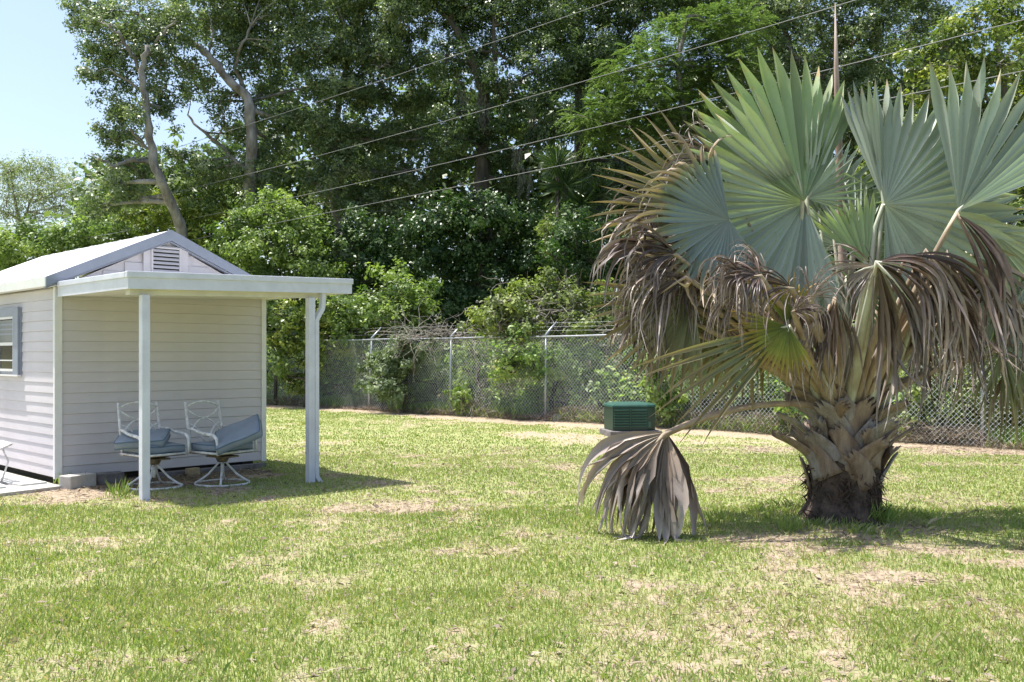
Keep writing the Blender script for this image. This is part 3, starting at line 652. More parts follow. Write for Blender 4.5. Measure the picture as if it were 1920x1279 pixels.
# ------------------------------------------------------------------ overhead wires, parallel to the fence
def on_plane(px, py, off=-0.6):
    r = (px - CX) / F                                   # solve (A + D t).x = r (A + D t).y
    ax, ay = FA.x + FN.x * off, FA.y + FN.y * off
    t = (r * ay - ax) / (FD.x - r * FD.y); Y = ay + FD.y * t
    return t, HC - (py - HY) / F * Y
wires = {'topmost of the four overhead wires crossing the trees': [(212, 313), (480, 229), (920, 81), (1149, 0)],
         'second overhead wire from the top crossing the oaks': [(30, 424), (480, 325), (860, 216.5), (1340, 79), (1613, 0)],
         'third overhead wire from the top passing behind the palm crown': [(0, 471), (480, 386.5), (920, 284), (1310, 191), (1597, 120), (1920, 38)],
         'lowest of the four overhead wires above the fence': [(360, 450), (567, 407), (920, 338), (1130, 294.5), (1805, 160), (1920, 129)]}
for lab, pts in wires.items():
    tz = np.array([on_plane(*q) for q in pts]); co = np.polyfit(tz[:, 0], tz[:, 1], 2)
    if co[0] < 0: co = np.polyfit(tz[:, 0], tz[:, 1], 1)
    w = MB().tube([fpt(t, float(np.polyval(co, t)), -0.6) for t in np.linspace(-48, 30, 70)], 0.0078, 5)
    tag(w.build('overhead_wire', M['cable'], None, True), lab, 'wire', 'overhead wires above the fence')

# ------------------------------------------------------------------ vegetation builders
def unit(a): return a / (np.linalg.norm(a, axis=-1, keepdims=True) + 1e-9)
class Leaves:
    def __init__(s): s.v = []; s.var = []
    def add(s, c, d, nrm, L_, W_, var):
        d = unit(d); sd = unit(np.cross(nrm, d)); n2 = np.cross(d, sd)
        L_ = np.asarray(L_)[:, None]; W_ = np.asarray(W_)[:, None]
        q = np.stack([c - d * L_ * 0.5, c + sd * W_ * 0.5 + d * L_ * 0.06 + n2 * W_ * 0.16, c + d * L_ * 0.5 - n2 * L_ * 0.06, c - sd * W_ * 0.5 + d * L_ * 0.06 + n2 * W_ * 0.16], 1)
        s.v.append(q.reshape(-1, 3)); s.var.append(np.asarray(var))
    def mesh(s, name):
        v = np.concatenate(s.v); var = np.concatenate(s.var); n = len(var)
        return np_mesh(name, v, np.arange(4 * n).reshape(n, 4), [('var', 'FACE', np.clip(var, 0, 1))])
def fill(lv, rng, c, r, n, size, clump=0.30, width=0.52, up=0.7, tone=0.0, droop=0.25):
    """leaf clumps spread through the shell of an ellipsoid puff; returns clump centres for the twigs"""
    c = np.array(c); r = np.array(r)
    k = max(14, int(n / 75)) if r[0] < 0.8 else max(14, int(n / 80))
    d = unit(rng.normal(size=(k, 3))); d[:, 2] = np.where(d[:, 2] < -0.35, d[:, 2] * 0.6, d[:, 2])
    rad = 0.40 + 0.62 * rng.random(k) ** 0.55; rad = np.where(rng.random(k) < 0.30, rad * rng.uniform(1.05, 1.55, k), rad)
    cc = c + d * r * rad[:, None] + rng.normal(size=(k, 3)) * 0.10
    tn = rng.normal(0.46 + tone, 0.22, k)
    idx = rng.integers(0, k, n)
    cs = clump * (0.6 + 0.9 * rng.random(k))
    ns_ = max(1, n // 5); sp_ = rng.integers(0, ns_, n)                     # leaves sit in little sprays at twig ends
    idx = rng.integers(0, k, ns_)[sp_]
    off = unit(rng.normal(size=(ns_, 3)))[sp_] * (rng.random((ns_, 1)) ** 0.45)[sp_] * (cs[idx][:, None] * 1.3) * np.array([1, 1, 0.6]) + rng.normal(size=(n, 3)) * size * 0.62
    p = cc[idx] + off
    outw = unit(off * np.array([1, 1, 1.6]) + d[idx] * 0.25)
    nrm = unit(outw * 0.8 + np.array([0, 0, up]) + rng.normal(size=(n, 3)) * 0.4)
    dr = np.cross(nrm, rng.normal(size=(n, 3))) + outw * 0.5; dr[:, 2] -= droop
    L_ = size * rng.uniform(0.55, 1.45, n)
    lv.add(p, dr, nrm, L_, L_ * width * rng.uniform(0.8, 1.2, n), tn[idx] + rng.normal(0, 0.16, n))
    return cc
def curve(p0, p1, rng, sag=0.15, n=5):
    p0, p1 = np.array(p0), np.array(p1); L_ = np.linalg.norm(p1 - p0)
    mid = (p0 + p1) / 2 + rng.normal(size=3) * L_ * 0.10 + np.array([0, 0, sag * L_ * rng.uniform(-0.3, 1)])
    return [tuple(p0 * (1 - t) ** 2 + mid * 2 * t * (1 - t) + p1 * t * t) for t in np.linspace(0, 1, n)]
def plant(name, label, cat, Y, trunks, puffs, lm, n_per, size, seed, group=None, ry=1.0, bark='bark', clump=0.30, width=0.52, tone=0.0, twigs=True, dens=1.0, base_z=0.0, jit=1.1, up=0.4, droop=0.25, limb=0.10, cov=2.9, cover=False, front=0.0):
    """trunks: [(pixel path, r0, r1)], puffs: [(px, py, radius in px)] all at depth Y"""
    rng = np.random.default_rng(seed)
    b0 = at(*trunks[0][0][0], Y) if trunks else at(puffs[0][0], puffs[0][1], Y)
    root = empty(name, (b0.x, b0.y, base_z)); tag(root, label, cat, group)
    tb = MB(); nodes = []
    for (path, r0, r1) in trunks:
        pts = []
        yj = rng.normal(0, 0.25)
        for i, q in enumerate(path):
            yy = Y + (q[2] if len(q) > 2 else yj * i / max(1, len(path) - 1)) + front * min(1, i / 3); pts.append(at(q[0], q[1], yy))
        fine = []
        for i in range(len(pts) - 1):
            for s in range(4):
                q = pts[i].lerp(pts[i + 1], s / 4); fine.append(q + V(rng.normal(size=3) * 0.03))
        fine.append(pts[-1]); k = len(fine)
        rr = [(0.68 if cat == 'tree' else 1) * (r0 + (r1 - r0) * i / (k - 1)) * (1 + 0.10 * math.sin(i * 1.7)) for i in range(k)]
        tb.tube(fine, rr, 9); nodes += [(np.array(q), rr[i]) for i, q in enumerate(fine)]
    if cover:
        puffs = list(puffs)
        for q, _r in nodes[::3]:
            if q[2] > 3.5:
                yq = q[1] - rng.uniform(0.6, 1.6); puffs.append((CX + (q[0] + rng.normal(0, 0.35)) / q[1] * F, HY - (q[2] - HC) / q[1] * F, 38, yq))
    lv = Leaves(); npos = np.array([q[0] for q in nodes]) if nodes else None
    for pf in puffs:
        px, py, rp = pf[:3]; yy = pf[3] if len(pf) > 3 else Y + rng.uniform(-jit, jit); c = at(px, py, yy); r = rp / F * yy
        rr = (r * rng.uniform(0.8, 1.25), r * ry, r * 0.85 * rng.uniform(0.75, 1.2))
        n = int(cov * 3.14 * r * r / (0.5 * size * size * width))
        cc = fill(lv, rng, c, rr, n, size, clump * min(1, r / 0.8), width, up, tone, droop)
        if npos is not None:
            ok = npos[:, 2] < c.z + 0.2
            dd = np.linalg.norm(npos - np.array(c), axis=1) + np.where(ok, 0, 3)
            j = int(np.argmin(dd)); st = npos[j]
            br = curve(st, c, rng, 0.1, 6); r0 = min(nodes[j][1] * 0.7, limb)
            tb.tube(br, list(np.linspace(r0, r0 * 0.35, 6)), 6)
        else:
            br = None
        if twigs:
            o_ = np.array(c)
            for q in cc[:: max(1, len(cc) // 7)]:
                tb.tube(curve(o_ + rng.normal(size=3) * 0.1, q, rng, 0.1, 4), [0.022, 0.016, 0.011, 0.006], 4)
    if tb.v: tb.build('trunk' if cat == 'tree' else 'stem', M[bark], root, True, True)
    link('crown' if cat == 'tree' else 'foliage', lv.mesh('crown'), LM[lm], root, True)
    return root
def moss(root, spots, Y, seed):
    rng = np.random.default_rng(seed); lv = Leaves()
    for (px, py, w, h) in spots:
        n = 380
        p0 = np.array(at(px, py, Y)); wm, hm = w / F * Y, h / F * Y
        t = rng.random(n) ** 0.8; st = rng.integers(0, 9, n); sx = rng.normal(0, wm * 0.5, 9); sl2 = rng.uniform(0.4, 1, 9)
        p = p0 + np.stack([sx[st] + rng.normal(0, 0.03, n), rng.normal(0, 0.12, n), -t * hm * sl2[st]], 1)
        d = np.stack([rng.normal(0, 0.25, n), rng.normal(0, 0.25, n), -np.ones(n)], 1)
        lv.add(p, d, rng.normal(size=(n, 3)), rng.uniform(0.10, 0.22, n), np.full(n, 0.02), rng.random(n))
    link('hanging_moss', lv.mesh('hanging_moss'), LM['moss'], root, True)

OK_G = 'live oaks behind the fence'
NP, LS = 2600, 0.106
oakA = plant('live_oak', 'tall leaning live oak with bare curved trunk against the open sky', 'tree', 31,
    [([(352, 660), (340, 430), (322, 378), (300, 340), (287, 290), (279, 240), (270, 180), (268, 130), (276, 85)], 0.27, 0.12),
     ([(268, 145), (250, 110), (228, 70), (205, 45)], 0.11, 0.05), ([(272, 110), (300, 70), (330, 40)], 0.10, 0.04),
     ([(284, 285), (262, 262), (240, 240)], 0.08, 0.04), ([(288, 302), (250, 300), (212, 311), (184, 297)], 0.13, 0.06), ([(270, 170), (235, 150), (205, 128)], 0.07, 0.03)],
    [(143, 34, 30), (178, 20, 40), (215, 45, 45), (262, 28, 55), (196, 82, 34), (168, 140, 26), (190, 112, 30), (240, 92, 45), (285, 78, 45), (225, 150, 38), (222, 200, 40), (232, 250, 40), (212, 262, 28), (226, 305, 34), (258, 215, 30), (310, 120, 40), (308, 165, 38), (318, 205, 30), (178, 296, 12), (225, 345, 34), (205, 385, 36), (245, 370, 34), (262, 330, 28), (330, 60, 46)],
    'oak', NP, 0.098, 11, OK_G, front=-1.1)
oakB = plant('live_oak', 'broad live oak with a long pale limb leaning up to the left', 'tree', 33.5,
    [([(478, 660), (472, 470), (468, 350), (473, 270), (468, 205), (456, 172), (425, 148), (398, 112), (368, 86), (330, 62), (292, 32)], 0.34, 0.11),
     ([(470, 200), (455, 160), (440, 125), (452, 90), (470, 50)], 0.14, 0.05), ([(425, 148), (405, 128), (392, 100), (400, 60)], 0.10, 0.04),
     ([(455, 178), (420, 172), (385, 168)], 0.08, 0.03), ([(350, 215), (385, 250), (425, 285), (462, 320)], 0.05, 0.12)],
    [(380, -20, 54), (440, -25, 56), (500, -25, 56), (565, -25, 56), (455, 130, 30), (470, 300, 28), (440, 180, 24), (352, 30, 50), (400, 40, 52), (450, 25, 60), (505, 40, 60), (560, 30, 62), (430, 90, 40), (490, 100, 52), (545, 100, 58), (520, 160, 48), (500, 215, 40), (395, 150, 26), (355, 130, 34), (360, 170, 26), (410, 190, 20), (420, 225, 30), (455, 250, 36), (515, 270, 42), (545, 215, 30), (385, 318, 48), (345, 300, 32), (430, 330, 44), (490, 330, 44), (600, 90, 55), (600, 160, 40)],
    'oak', NP, LS, 12, OK_G, front=-1.3)
oakC = plant('live_oak', 'dense live oak filling the middle of the tree line', 'tree', 34.5,
    [([(640, 660), (632, 420), (622, 280), (640, 170), (660, 80)], 0.30, 0.12), ([(622, 290), (595, 240), (568, 215)], 0.09, 0.04), ([(640, 180), (700, 120), (750, 90)], 0.12, 0.05)],
    [(620, -25, 60), (690, -25, 60), (750, -25, 60), (640, 30, 62), (700, 20, 66), (760, 40, 62), (650, 100, 60), (710, 90, 62), (770, 110, 60), (660, 170, 54), (720, 170, 58), (780, 180, 54), (630, 250, 44), (690, 245, 54), (750, 250, 54), (650, 320, 50), (715, 320, 54), (770, 320, 54), (620, 380, 44), (800, 260, 44), (680, 390, 50), (750, 390, 54)],
    'oak', NP, LS, 13, OK_G, tone=0.02, cover=True)
oakD = plant('live_oak', 'dark trunked live oak hung with grey moss', 'tree', 33,
    [([(915, 660), (905, 450), (902, 340), (908, 250), (905, 170), (880, 95), (845, 40)], 0.46, 0.16), ([(905, 165), (930, 110), (925, 50)], 0.20, 0.10), ([(895, 95), (930, 98), (965, 120)], 0.13, 0.05),
     ([(905, 250), (860, 230), (820, 250)], 0.10, 0.04), ([(908, 290), (960, 290), (1000, 270)], 0.14, 0.06), ([(905, 170), (960, 160), (1010, 130)], 0.12, 0.05)],
    [(790, -20, 56), (850, -25, 56), (915, -20, 58), (975, -25, 60), (870, 60, 36), (925, 150, 34), (880, 260, 30), (930, 300, 34), (890, 380, 40), (820, 20, 56), (880, 25, 56), (940, 20, 60), (1000, 40, 62), (840, 110, 50), (900, 110, 40), (960, 85, 54), (1020, 110, 56), (830, 180, 48), (860, 215, 36), (970, 180, 44), (1030, 180, 50), (950, 230, 30), (1010, 250, 40), (840, 300, 44), (960, 340, 36), (850, 260, 36), (1050, 240, 40)],
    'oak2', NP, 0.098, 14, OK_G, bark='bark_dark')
moss(oakD, [(902, 130, 26, 90), (995, 205, 14, 80), (905, 195, 16, 60), (985, 315, 20, 60), (940, 150, 20, 45), (1020, 225, 18, 40), (970, 280, 12, 40), (865, 175, 14, 50)], 32.5, 5)
oakE = plant('live_oak', 'dark live oak behind the feathery tree', 'tree', 36,
    [([(1090, 660), (1086, 300), (1084, 150), (1080, 30)], 0.34, 0.16), ([(1084, 160), (1120, 110), (1170, 80)], 0.12, 0.05), ([(1084, 120), (1050, 90), (1030, 60)], 0.10, 0.04)],
    [(1040, -20, 56), (1100, -25, 56), (1170, -20, 58), (1240, -20, 58), (1310, -20, 58), (1080, 80, 40), (1080, 25, 50), (1140, 30, 54), (1200, 20, 58), (1270, 20, 58), (1330, 15, 58), (1060, 140, 44), (1120, 110, 44), (1390, 60, 55), (1070, 320, 50), (1130, 330, 54), (1190, 330, 56), (1150, 400, 60), (1260, 300, 56), (1080, 400, 50), (1230, 400, 60), (1320, 340, 60)],
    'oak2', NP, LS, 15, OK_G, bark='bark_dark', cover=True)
oakF = plant('live_oak', 'grey green live oak above the palm with sky showing through', 'tree', 34,
    [([(1520, 680), (1505, 300), (1490, 140), (1470, 30)], 0.30, 0.14), ([(1500, 200), (1560, 120), (1620, 60)], 0.13, 0.05), ([(1505, 260), (1640, 200), (1720, 150), (1760, 90)], 0.15, 0.05)],
    [(1400, -20, 56), (1460, -15, 56), (1530, -15, 56), (1600, -15, 56), (1680, -15, 56), (1740, -20, 56), (1530, 80, 44), (1470, 80, 44), (1430, 30, 46), (1490, 20, 44), (1570, 40, 44), (1620, 70, 46), (1660, 30, 42), (1700, 70, 44), (1750, 25, 46), (1650, 120, 42), (1600, 130, 40), (1440, 120, 50), (1510, 150, 54), (1480, 230, 58), (1560, 220, 54), (1620, 230, 48), (1700, 180, 46), (1760, 120, 44), (1560, 330, 60), (1640, 360, 60), (1720, 300, 60), (1450, 330, 60), (1800, 330, 60), (1380, 250, 56), (1400, 160, 50)],
    'oak', NP, LS, 16, OK_G, tone=0.05, cover=True)
treeG = plant('broadleaf_tree', 'dark green tree with yellow new leaves at the right edge', 'tree', 27,
    [([(1905, 700), (1895, 300), (1880, 120), (1860, 30)], 0.22, 0.08), ([(1893, 250), (1840, 160), (1790, 100)], 0.10, 0.04), ([(1895, 320), (1760, 300), (1660, 270)], 0.10, 0.04)],
    [(1780, 90, 42), (1830, 50, 55), (1890, 30, 55), (1830, 130, 50), (1890, 120, 50), (1760, 170, 38), (1900, 200, 50), (1830, 210, 48), (1720, 130, 30), (1640, 265, 32), (1665, 300, 36), (1620, 320, 30), (1860, 290, 52), (1780, 260, 44), (1920, 290, 50), (1960, 180, 60), (1960, 60, 60), (1960, 330, 60), (1700, 250, 34)],
    'yellow', 2100, 0.13, 17)
# feathery tree: pinnate sprays instead of single leaves
def feathery(seed=21, curl=0.8, Y=28.5):
    rng = np.random.default_rng(seed)
    root = empty('feathery_tree', (at(1300, 700, Y).x, Y, 0)); tag(root, 'bright green feathery leaved tree behind the left side of the palm', 'tree')
    tb = MB(); lv = Leaves()
    main = [at(1300, 700, Y), at(1295, 400, Y), at(1285, 250, Y), at(1270, 120, Y), at(1290, 30, Y)]
    tb.tube(main, [0.16, 0.13, 0.10, 0.07, 0.04], 8)
    puffs = [(1330, 50, 50), (1270, 70, 50), (1210, 110, 44), (1160, 135, 34), (1280, 140, 56), (1215, 185, 50), (1150, 200, 38), (1110, 225, 26), (1280, 215, 50), (1340, 120, 54), (1390, 50, 46), (1380, 130, 46), (1180, 240, 40), (1240, 250, 44), (1330, 195, 44), (1120, 265, 24), (1080, 215, 16)]
    for (px, py, rp) in puffs:
        c = np.array(at(px, py, Y + rng.uniform(-0.8, 0.8))); r = rp / F * Y
        j = int(np.argmin([abs(q.z - c[2] + 0.5) for q in main])); tb.tube(curve(main[j], c, rng, 0.1, 6), list(np.linspace(0.05, 0.012, 6)), 5)
        nf = int(190 * (r / 0.8) ** 2)
        d = unit(rng.normal(size=(nf, 3))); p0 = c + d * np.array([r, r, r * 0.75]) * (0.35 + 0.65 * rng.random((nf, 1)) ** 0.5)
        ax = unit(d * np.array([1, 1, 0.2]) + rng.normal(size=(nf, 3)) * 0.45 + np.array([0, 0, 0.05])); tn = rng.normal(0.5, 0.2, nf)
        for k in range(10):
            t = 0.10 + k * 0.048
            q = p0 + ax * t + np.array([0, 0, -1.0]) * t * t * 0.7
            side = unit(np.cross(ax, np.array([0, 0, 1.0])))
            for s in (-1, 1):
                ln = 0.15 * (1 - 0.06 * k)
                dr = side * s + ax * 0.45 + rng.normal(size=(nf, 3)) * 0.1; dr[:, 2] -= 0.15
                lv.add(q + unit(dr) * ln * 0.5, dr, np.tile([0, 0, 1.0], (nf, 1)) + rng.normal(size=(nf, 3)) * 0.2, np.full(nf, ln), np.full(nf, 0.042), tn + rng.normal(0, 0.08, nf))
    tb.build('trunk', M['bark'], root, True, True)
    link('crown', lv.mesh('crown'), LM['feather'], root, True)
feathery()
plant('pale_tree', 'thin pale grey green tree standing alone at the far left', 'tree', 46,
    [([(48, 600), (40, 430), (30, 385), (22, 340)], 0.16, 0.06), ([(40, 420), (62, 370), (58, 330)], 0.09, 0.04), ([(36, 410), (10, 400), (-15, 380)], 0.08, 0.03), ([(60, 380), (100, 360), (135, 345)], 0.07, 0.03), ([(12, 390), (18, 350), (5, 310)], 0.05, 0.02)],
    [(18, 318, 36), (55, 312, 36), (95, 330, 38), (135, 345, 34), (160, 375, 28), (25, 365, 34), (70, 365, 40), (115, 385, 38), (150, 405, 30), (10, 400, 30), (60, 410, 36), (-25, 350, 45)],
    'pale', 520, 0.14, 18, clump=0.6, width=0.3, cov=1.3)

# understory
BG = 'bushes and vines behind the fence'
def bush(label, Y, puffs, lm, seed, n_per=2200, size=0.125, name='leafy_bush', stems=True, **k):
    x = sum(q[0] for q in puffs) / len(puffs); top = min(q[1] for q in puffs)
    tr = [([(x, HY + HC * F / Y + 4), (x + 8, (HY + top) / 2 + 30), (x - 4, top + 30)], 0.06, 0.02)] if stems else []
    return plant(name, label, 'bush', Y, tr, puffs, lm, n_per, size, seed, BG, bark='bark_dark', jit=0.6, limb=0.04, **dict(dict(cov=3.3, clump=0.30), **k))
bush('bright bushes low on the horizon beyond the shed roof', 38, [(20, 455, 42), (70, 450, 38), (120, 445, 36), (165, 440, 36), (210, 440, 38), (40, 490, 34), (100, 485, 30), (-30, 470, 50), (250, 430, 36), (190, 470, 34), (140, 480, 34)], 'bright', 31, 2200, 0.16)
bush('mixed shrubs under the bare curved oak trunk', 33, [(285, 395, 42), (330, 400, 42), (375, 395, 44), (300, 440, 40), (360, 440, 40), (255, 405, 30), (410, 385, 40)], 'yellow', 32, 2200, 0.13)
bush('sunlit vine covered thicket right of the shed gable', 29.5, [(430, 420, 38), (475, 400, 42), (520, 400, 44), (565, 420, 44), (440, 465, 40), (495, 455, 46), (550, 470, 46), (600, 460, 40), (470, 510, 44), (530, 520, 46), (590, 510, 42), (560, 560, 44), (500, 575, 40)], 'bright', 33, 2500, 0.12)
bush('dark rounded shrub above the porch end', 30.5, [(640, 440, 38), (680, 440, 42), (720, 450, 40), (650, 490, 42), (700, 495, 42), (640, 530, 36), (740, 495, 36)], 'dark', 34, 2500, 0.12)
bush('bright round leaved bush standing behind the first fence posts', 27.8, [(735, 520, 32), (770, 545, 38), (720, 560, 40), (690, 590, 38), (760, 590, 40), (650, 590, 36), (640, 560, 28), (720, 620, 36), (790, 600, 34), (670, 620, 34)], 'bright', 35, 2400, 0.12)
bush('leafy vine climbing the fence beside the downspout post', 28.0, [(530, 590, 32), (545, 640, 34), (520, 650, 26), (560, 680, 32), (600, 610, 34), (625, 580, 30), (540, 600, 34), (640, 640, 30), (610, 660, 28), (545, 715, 24), (570, 620, 32)], 'yellow', 36, 2400, 0.12, tone=0.1)
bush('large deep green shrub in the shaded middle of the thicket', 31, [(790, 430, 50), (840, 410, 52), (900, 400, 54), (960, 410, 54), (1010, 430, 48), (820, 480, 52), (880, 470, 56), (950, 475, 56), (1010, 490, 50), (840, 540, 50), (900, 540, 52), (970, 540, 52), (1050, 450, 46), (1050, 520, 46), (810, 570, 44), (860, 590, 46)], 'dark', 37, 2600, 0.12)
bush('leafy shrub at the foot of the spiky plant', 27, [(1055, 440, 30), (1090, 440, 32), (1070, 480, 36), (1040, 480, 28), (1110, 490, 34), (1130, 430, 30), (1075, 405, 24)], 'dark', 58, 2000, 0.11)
bush('pale leaved sapling in front of the shaded shrub', 29.5, [(1030, 425, 22), (1045, 460, 28), (1060, 500, 28), (1075, 470, 20), (1020, 505, 20)], 'olive', 38, 1500, 0.11)
mound = bush('olive green vine mound spilling over the fence top', 23.2, [(900, 605, 26), (930, 580, 32), (965, 565, 34), (1005, 560, 36), (1050, 560, 38), (1095, 565, 38), (1135, 580, 36), (1170, 600, 36), (940, 610, 30), (985, 605, 34), (1040, 605, 34), (1090, 610, 34), (1140, 625, 32)], 'olive', 39, 1900, 0.10, clump=0.22)
bush('grey green shrub pressed against the fence wire', 25.6, [(725, 690, 28), (755, 680, 32), (790, 690, 32), (815, 720, 26), (735, 730, 30), (775, 735, 32), (800, 660, 24), (760, 650, 22), (700, 720, 22), (745, 665, 24), (825, 750, 20), (690, 680, 20)], 'sage', 40, 2200, 0.09, clump=0.26, cov=4.5)
bush('bright green weed clump behind the second fence post', 24.4, [(880, 735, 20), (905, 725, 20), (885, 660, 16), (880, 705, 20), (925, 740, 22), (860, 745, 20), (900, 755, 22)], 'bright', 41, 2200, 0.09, clump=0.22, cov=4.5)
bush('shaded shrub behind the fence left of the green box', 23.2, [(960, 690, 36), (1010, 680, 40), (1065, 680, 42), (1120, 680, 44), (1000, 740, 36), (1060, 740, 40), (1120, 745, 42), (1175, 690, 44), (1180, 750, 40)], 'under', 42, 1900, 0.10, cov=4)
bush('low shrub behind the fence under the hanging palm leaves', 20.6, [(1240, 700, 40), (1290, 690, 44), (1350, 690, 46), (1250, 755, 40), (1310, 755, 40), (1370, 750, 42), (1420, 700, 44), (1440, 760, 40)], 'bright', 43, 1700, 0.10, cov=4)
bush('dense shrub behind the fence right behind the palm trunk', 18.8, [(1490, 690, 50), (1550, 680, 52), (1610, 690, 54), (1500, 760, 44), (1570, 760, 46), (1640, 765, 46), (1670, 690, 52)], 'under', 44, 1700, 0.10, cov=4)
bush('green shrub behind the fence at the right edge', 17.4, [(1730, 700, 52), (1790, 690, 54), (1850, 700, 56), (1740, 775, 42), (1800, 785, 42), (1870, 780, 46), (1920, 720, 56), (1960, 760, 60), (1980, 680, 60)], 'olive', 45, 1700, 0.10, cov=4)
bush('tangle of shrubs behind the fence at its shaded left end', 29.8, [(500, 700, 30), (540, 690, 30), (600, 710, 30), (640, 705, 30), (680, 700, 28), (620, 745, 22), (660, 745, 22)], 'under', 46, 1900, 0.11, cov=4)
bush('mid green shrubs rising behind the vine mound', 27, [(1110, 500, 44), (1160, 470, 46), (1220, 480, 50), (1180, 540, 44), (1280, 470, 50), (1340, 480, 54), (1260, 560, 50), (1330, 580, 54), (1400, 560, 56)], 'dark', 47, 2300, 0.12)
bush('dusky shrubs seen between the palm leaves', 25, [(1460, 420, 60), (1540, 450, 60), (1620, 430, 60), (1500, 540, 60), (1600, 550, 62), (1700, 440, 60), (1700, 550, 64), (1790, 470, 60), (1800, 580, 64), (1880, 420, 60), (1900, 530, 66), (1950, 620, 60)], 'yellow', 48, 2100, 0.13, tone=-0.08)
# spiky yucca like plant
def spiky(label, heads, Y, seed):
    rng = np.random.default_rng(seed); b0 = at(heads[0][0], 700, Y)
    root = empty('spiky_plant', (b0.x, Y, 0)); tag(root, label, 'plant')
    tb = MB(); lv = Leaves()
    for (px, py, L_) in heads:
        c = np.array(at(px, py, Y + rng.uniform(-0.3, 0.3))); tb.tube([at(px + 4, 720, Y), V(c)], [0.09, 0.06], 7)
        n = 170; d = unit(rng.normal(size=(n, 3)) * np.array([1, 1, 0.9]) + np.array([0, 0, 0.25]))
        ln = L_ * rng.uniform(0.75, 1.1, n); nr = unit(np.cross(d, rng.normal(size=(n, 3))))
        lv.add(c + d * ln[:, None] * 0.5, d, nr, ln, np.full(n, 0.055), rng.random(n))
    tb.build('stem', M['bark_dark'], root, True, True); link('foliage', lv.mesh('foliage'), LM['spike'], root, True)
spiky('dark spiky leaved plant left of the palm crown', [(1060, 350, 1.05), (1045, 310, 0.8), (1090, 385, 0.9), (1125, 360, 0.8)], 28.6, 6)
# bare vine tangle over the fence top
def vines(label, Y, px0, px1, py0, py1, n, seed, name='bare_vine_tangle'):
    rng = np.random.default_rng(seed); b = MB()
    for i in range(n):
        x, y = rng.uniform(px0, px1), rng.uniform(py0, py1); p = np.array(at(x, y, Y + rng.uniform(-0.4, 0.5)))
        d = unit(rng.normal(size=3) * np.array([1.2, 0.6, 0.7])); pts = []
        for k in range(9):
            pts.append(tuple(p)); d = unit(d + rng.normal(size=3) * 0.33 + np.array([0, 0, -0.03])); p = p + d * rng.uniform(0.08, 0.16)
        b.tube(pts, list(np.linspace(0.009, 0.004, 9)), 4, cap=False)
    o = b.build(name, M['vine'], None, False); tag(o, label, 'vine', kind='stuff'); return o
vines('grey tangle of bare vines along the fence top', 24.7, 745, 900, 612, 645, 120, 7)
vines('bare grey vine stems in the olive mound', 22.9, 900, 1160, 560, 650, 150, 8)
vines('dry vine stems hanging behind the fence wire', 23.4, 900, 1110, 650, 780, 200, 9)
# dry brush and straw along the fence foot
def dry_brush():
    rng = np.random.default_rng(77); lv = Leaves(); n = 28000
    t = rng.uniform(-8, 22, n); hb = fbm(t * 0.8, t * 0 + 3, 9); h = (0.05 + 0.42 * np.clip(hb - 0.28, 0, 1) * 1.6) * rng.random(n)
    off = rng.normal(0.10, 0.20, n)
    x = FA.x + FD.x * t + FN.x * off; y = FA.y + FD.y * t + FN.y * off
    d = unit(rng.normal(size=(n, 3)) * np.array([1, 1, 0.5]) + np.array([0, 0, 0.35])); L_ = rng.uniform(0.06, 0.26, n)
    c = np.stack([x, y, h + 0.015], 1); lv.add(c, d, rng.normal(size=(n, 3)), L_, np.full(n, 0.010), rng.random(n))
    tag(link('dry_brush', lv.mesh('dry_brush'), LM['dry']), 'brown dry brush and straw along the foot of the fence', 'brush', kind='stuff')
    lv = Leaves(); n = 30000; t = rng.uniform(-8, 24, n); pt = fbm(t * 0.6, t * 0 + 8, 4); k = pt > 0.42; t = t[k]; n = len(t)
    off = rng.normal(0.35, 0.25, n); x = FA.x + FD.x * t + FN.x * off; y = FA.y + FD.y * t + FN.y * off
    d = unit(rng.normal(size=(n, 3)) * np.array([0.5, 0.5, 0.2]) + np.array([0, 0, 1])); L_ = rng.uniform(0.12, 0.45, n)
    c = np.stack([x, y, L_ * 0.45], 1); lv.add(c, d, rng.normal(size=(n, 3)), L_, np.full(n, 0.014), rng.random(n))
    tag(link('fence_weeds', lv.mesh('fence_weeds'), LM['bright']), 'green weeds growing through the foot of the fence', 'weeds', kind='stuff')
dry_brush()
# the wood behind, one mass
def wood():
    rng = np.random.default_rng(91); lv = Leaves()
    for px in range(180, 2150, 62):
        top = (215 if px > 500 else 300) + 40 * math.sin(px * 0.021) + rng.uniform(-25, 25) - (50 if px > 1050 else 0) + (90 if px < 260 else 0)
        for row in range(8):
            py = top + row * (690 - top) / 7.5
            yy = rng.uniform(41, 45); c = at(px + rng.uniform(-22, 22), py, yy); r = 62 / F * yy
            fill(lv, rng, c, (r, r, r), 400, 0.37, 0.5, 0.6)
    for px in range(-400, 200, 60):
        for row in range(2):
            yy = rng.uniform(52, 58); c = at(px, 480 + row * 90, yy); r = 55 / F * yy
            fill(lv, rng, c, (r, r, r), 330, 0.40, 0.5, 0.6)
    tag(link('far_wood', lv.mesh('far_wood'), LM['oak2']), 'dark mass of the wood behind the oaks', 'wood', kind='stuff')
wood()
def undergrowth():
    rng = np.random.default_rng(63); lv = Leaves()
    for i in range(300):
        t = rng.uniform(-14, 27); off = rng.uniform(0.8, 6.0); hgt = (0.35 + 1.5 * rng.random()) * min(1.0, 0.45 + off * 0.25)
        c = fpt(t, hgt, off); r = rng.uniform(0.45, 0.75)
        fill(lv, rng, c, (r, r, r * 0.9), 340, 0.13, 0.25, 0.55, tone=rng.normal(0, 0.18))
    tag(link('undergrowth', lv.mesh('undergrowth'), LM['under']), 'tangled shady undergrowth behind the fence wire', 'undergrowth', kind='stuff')
undergrowth()
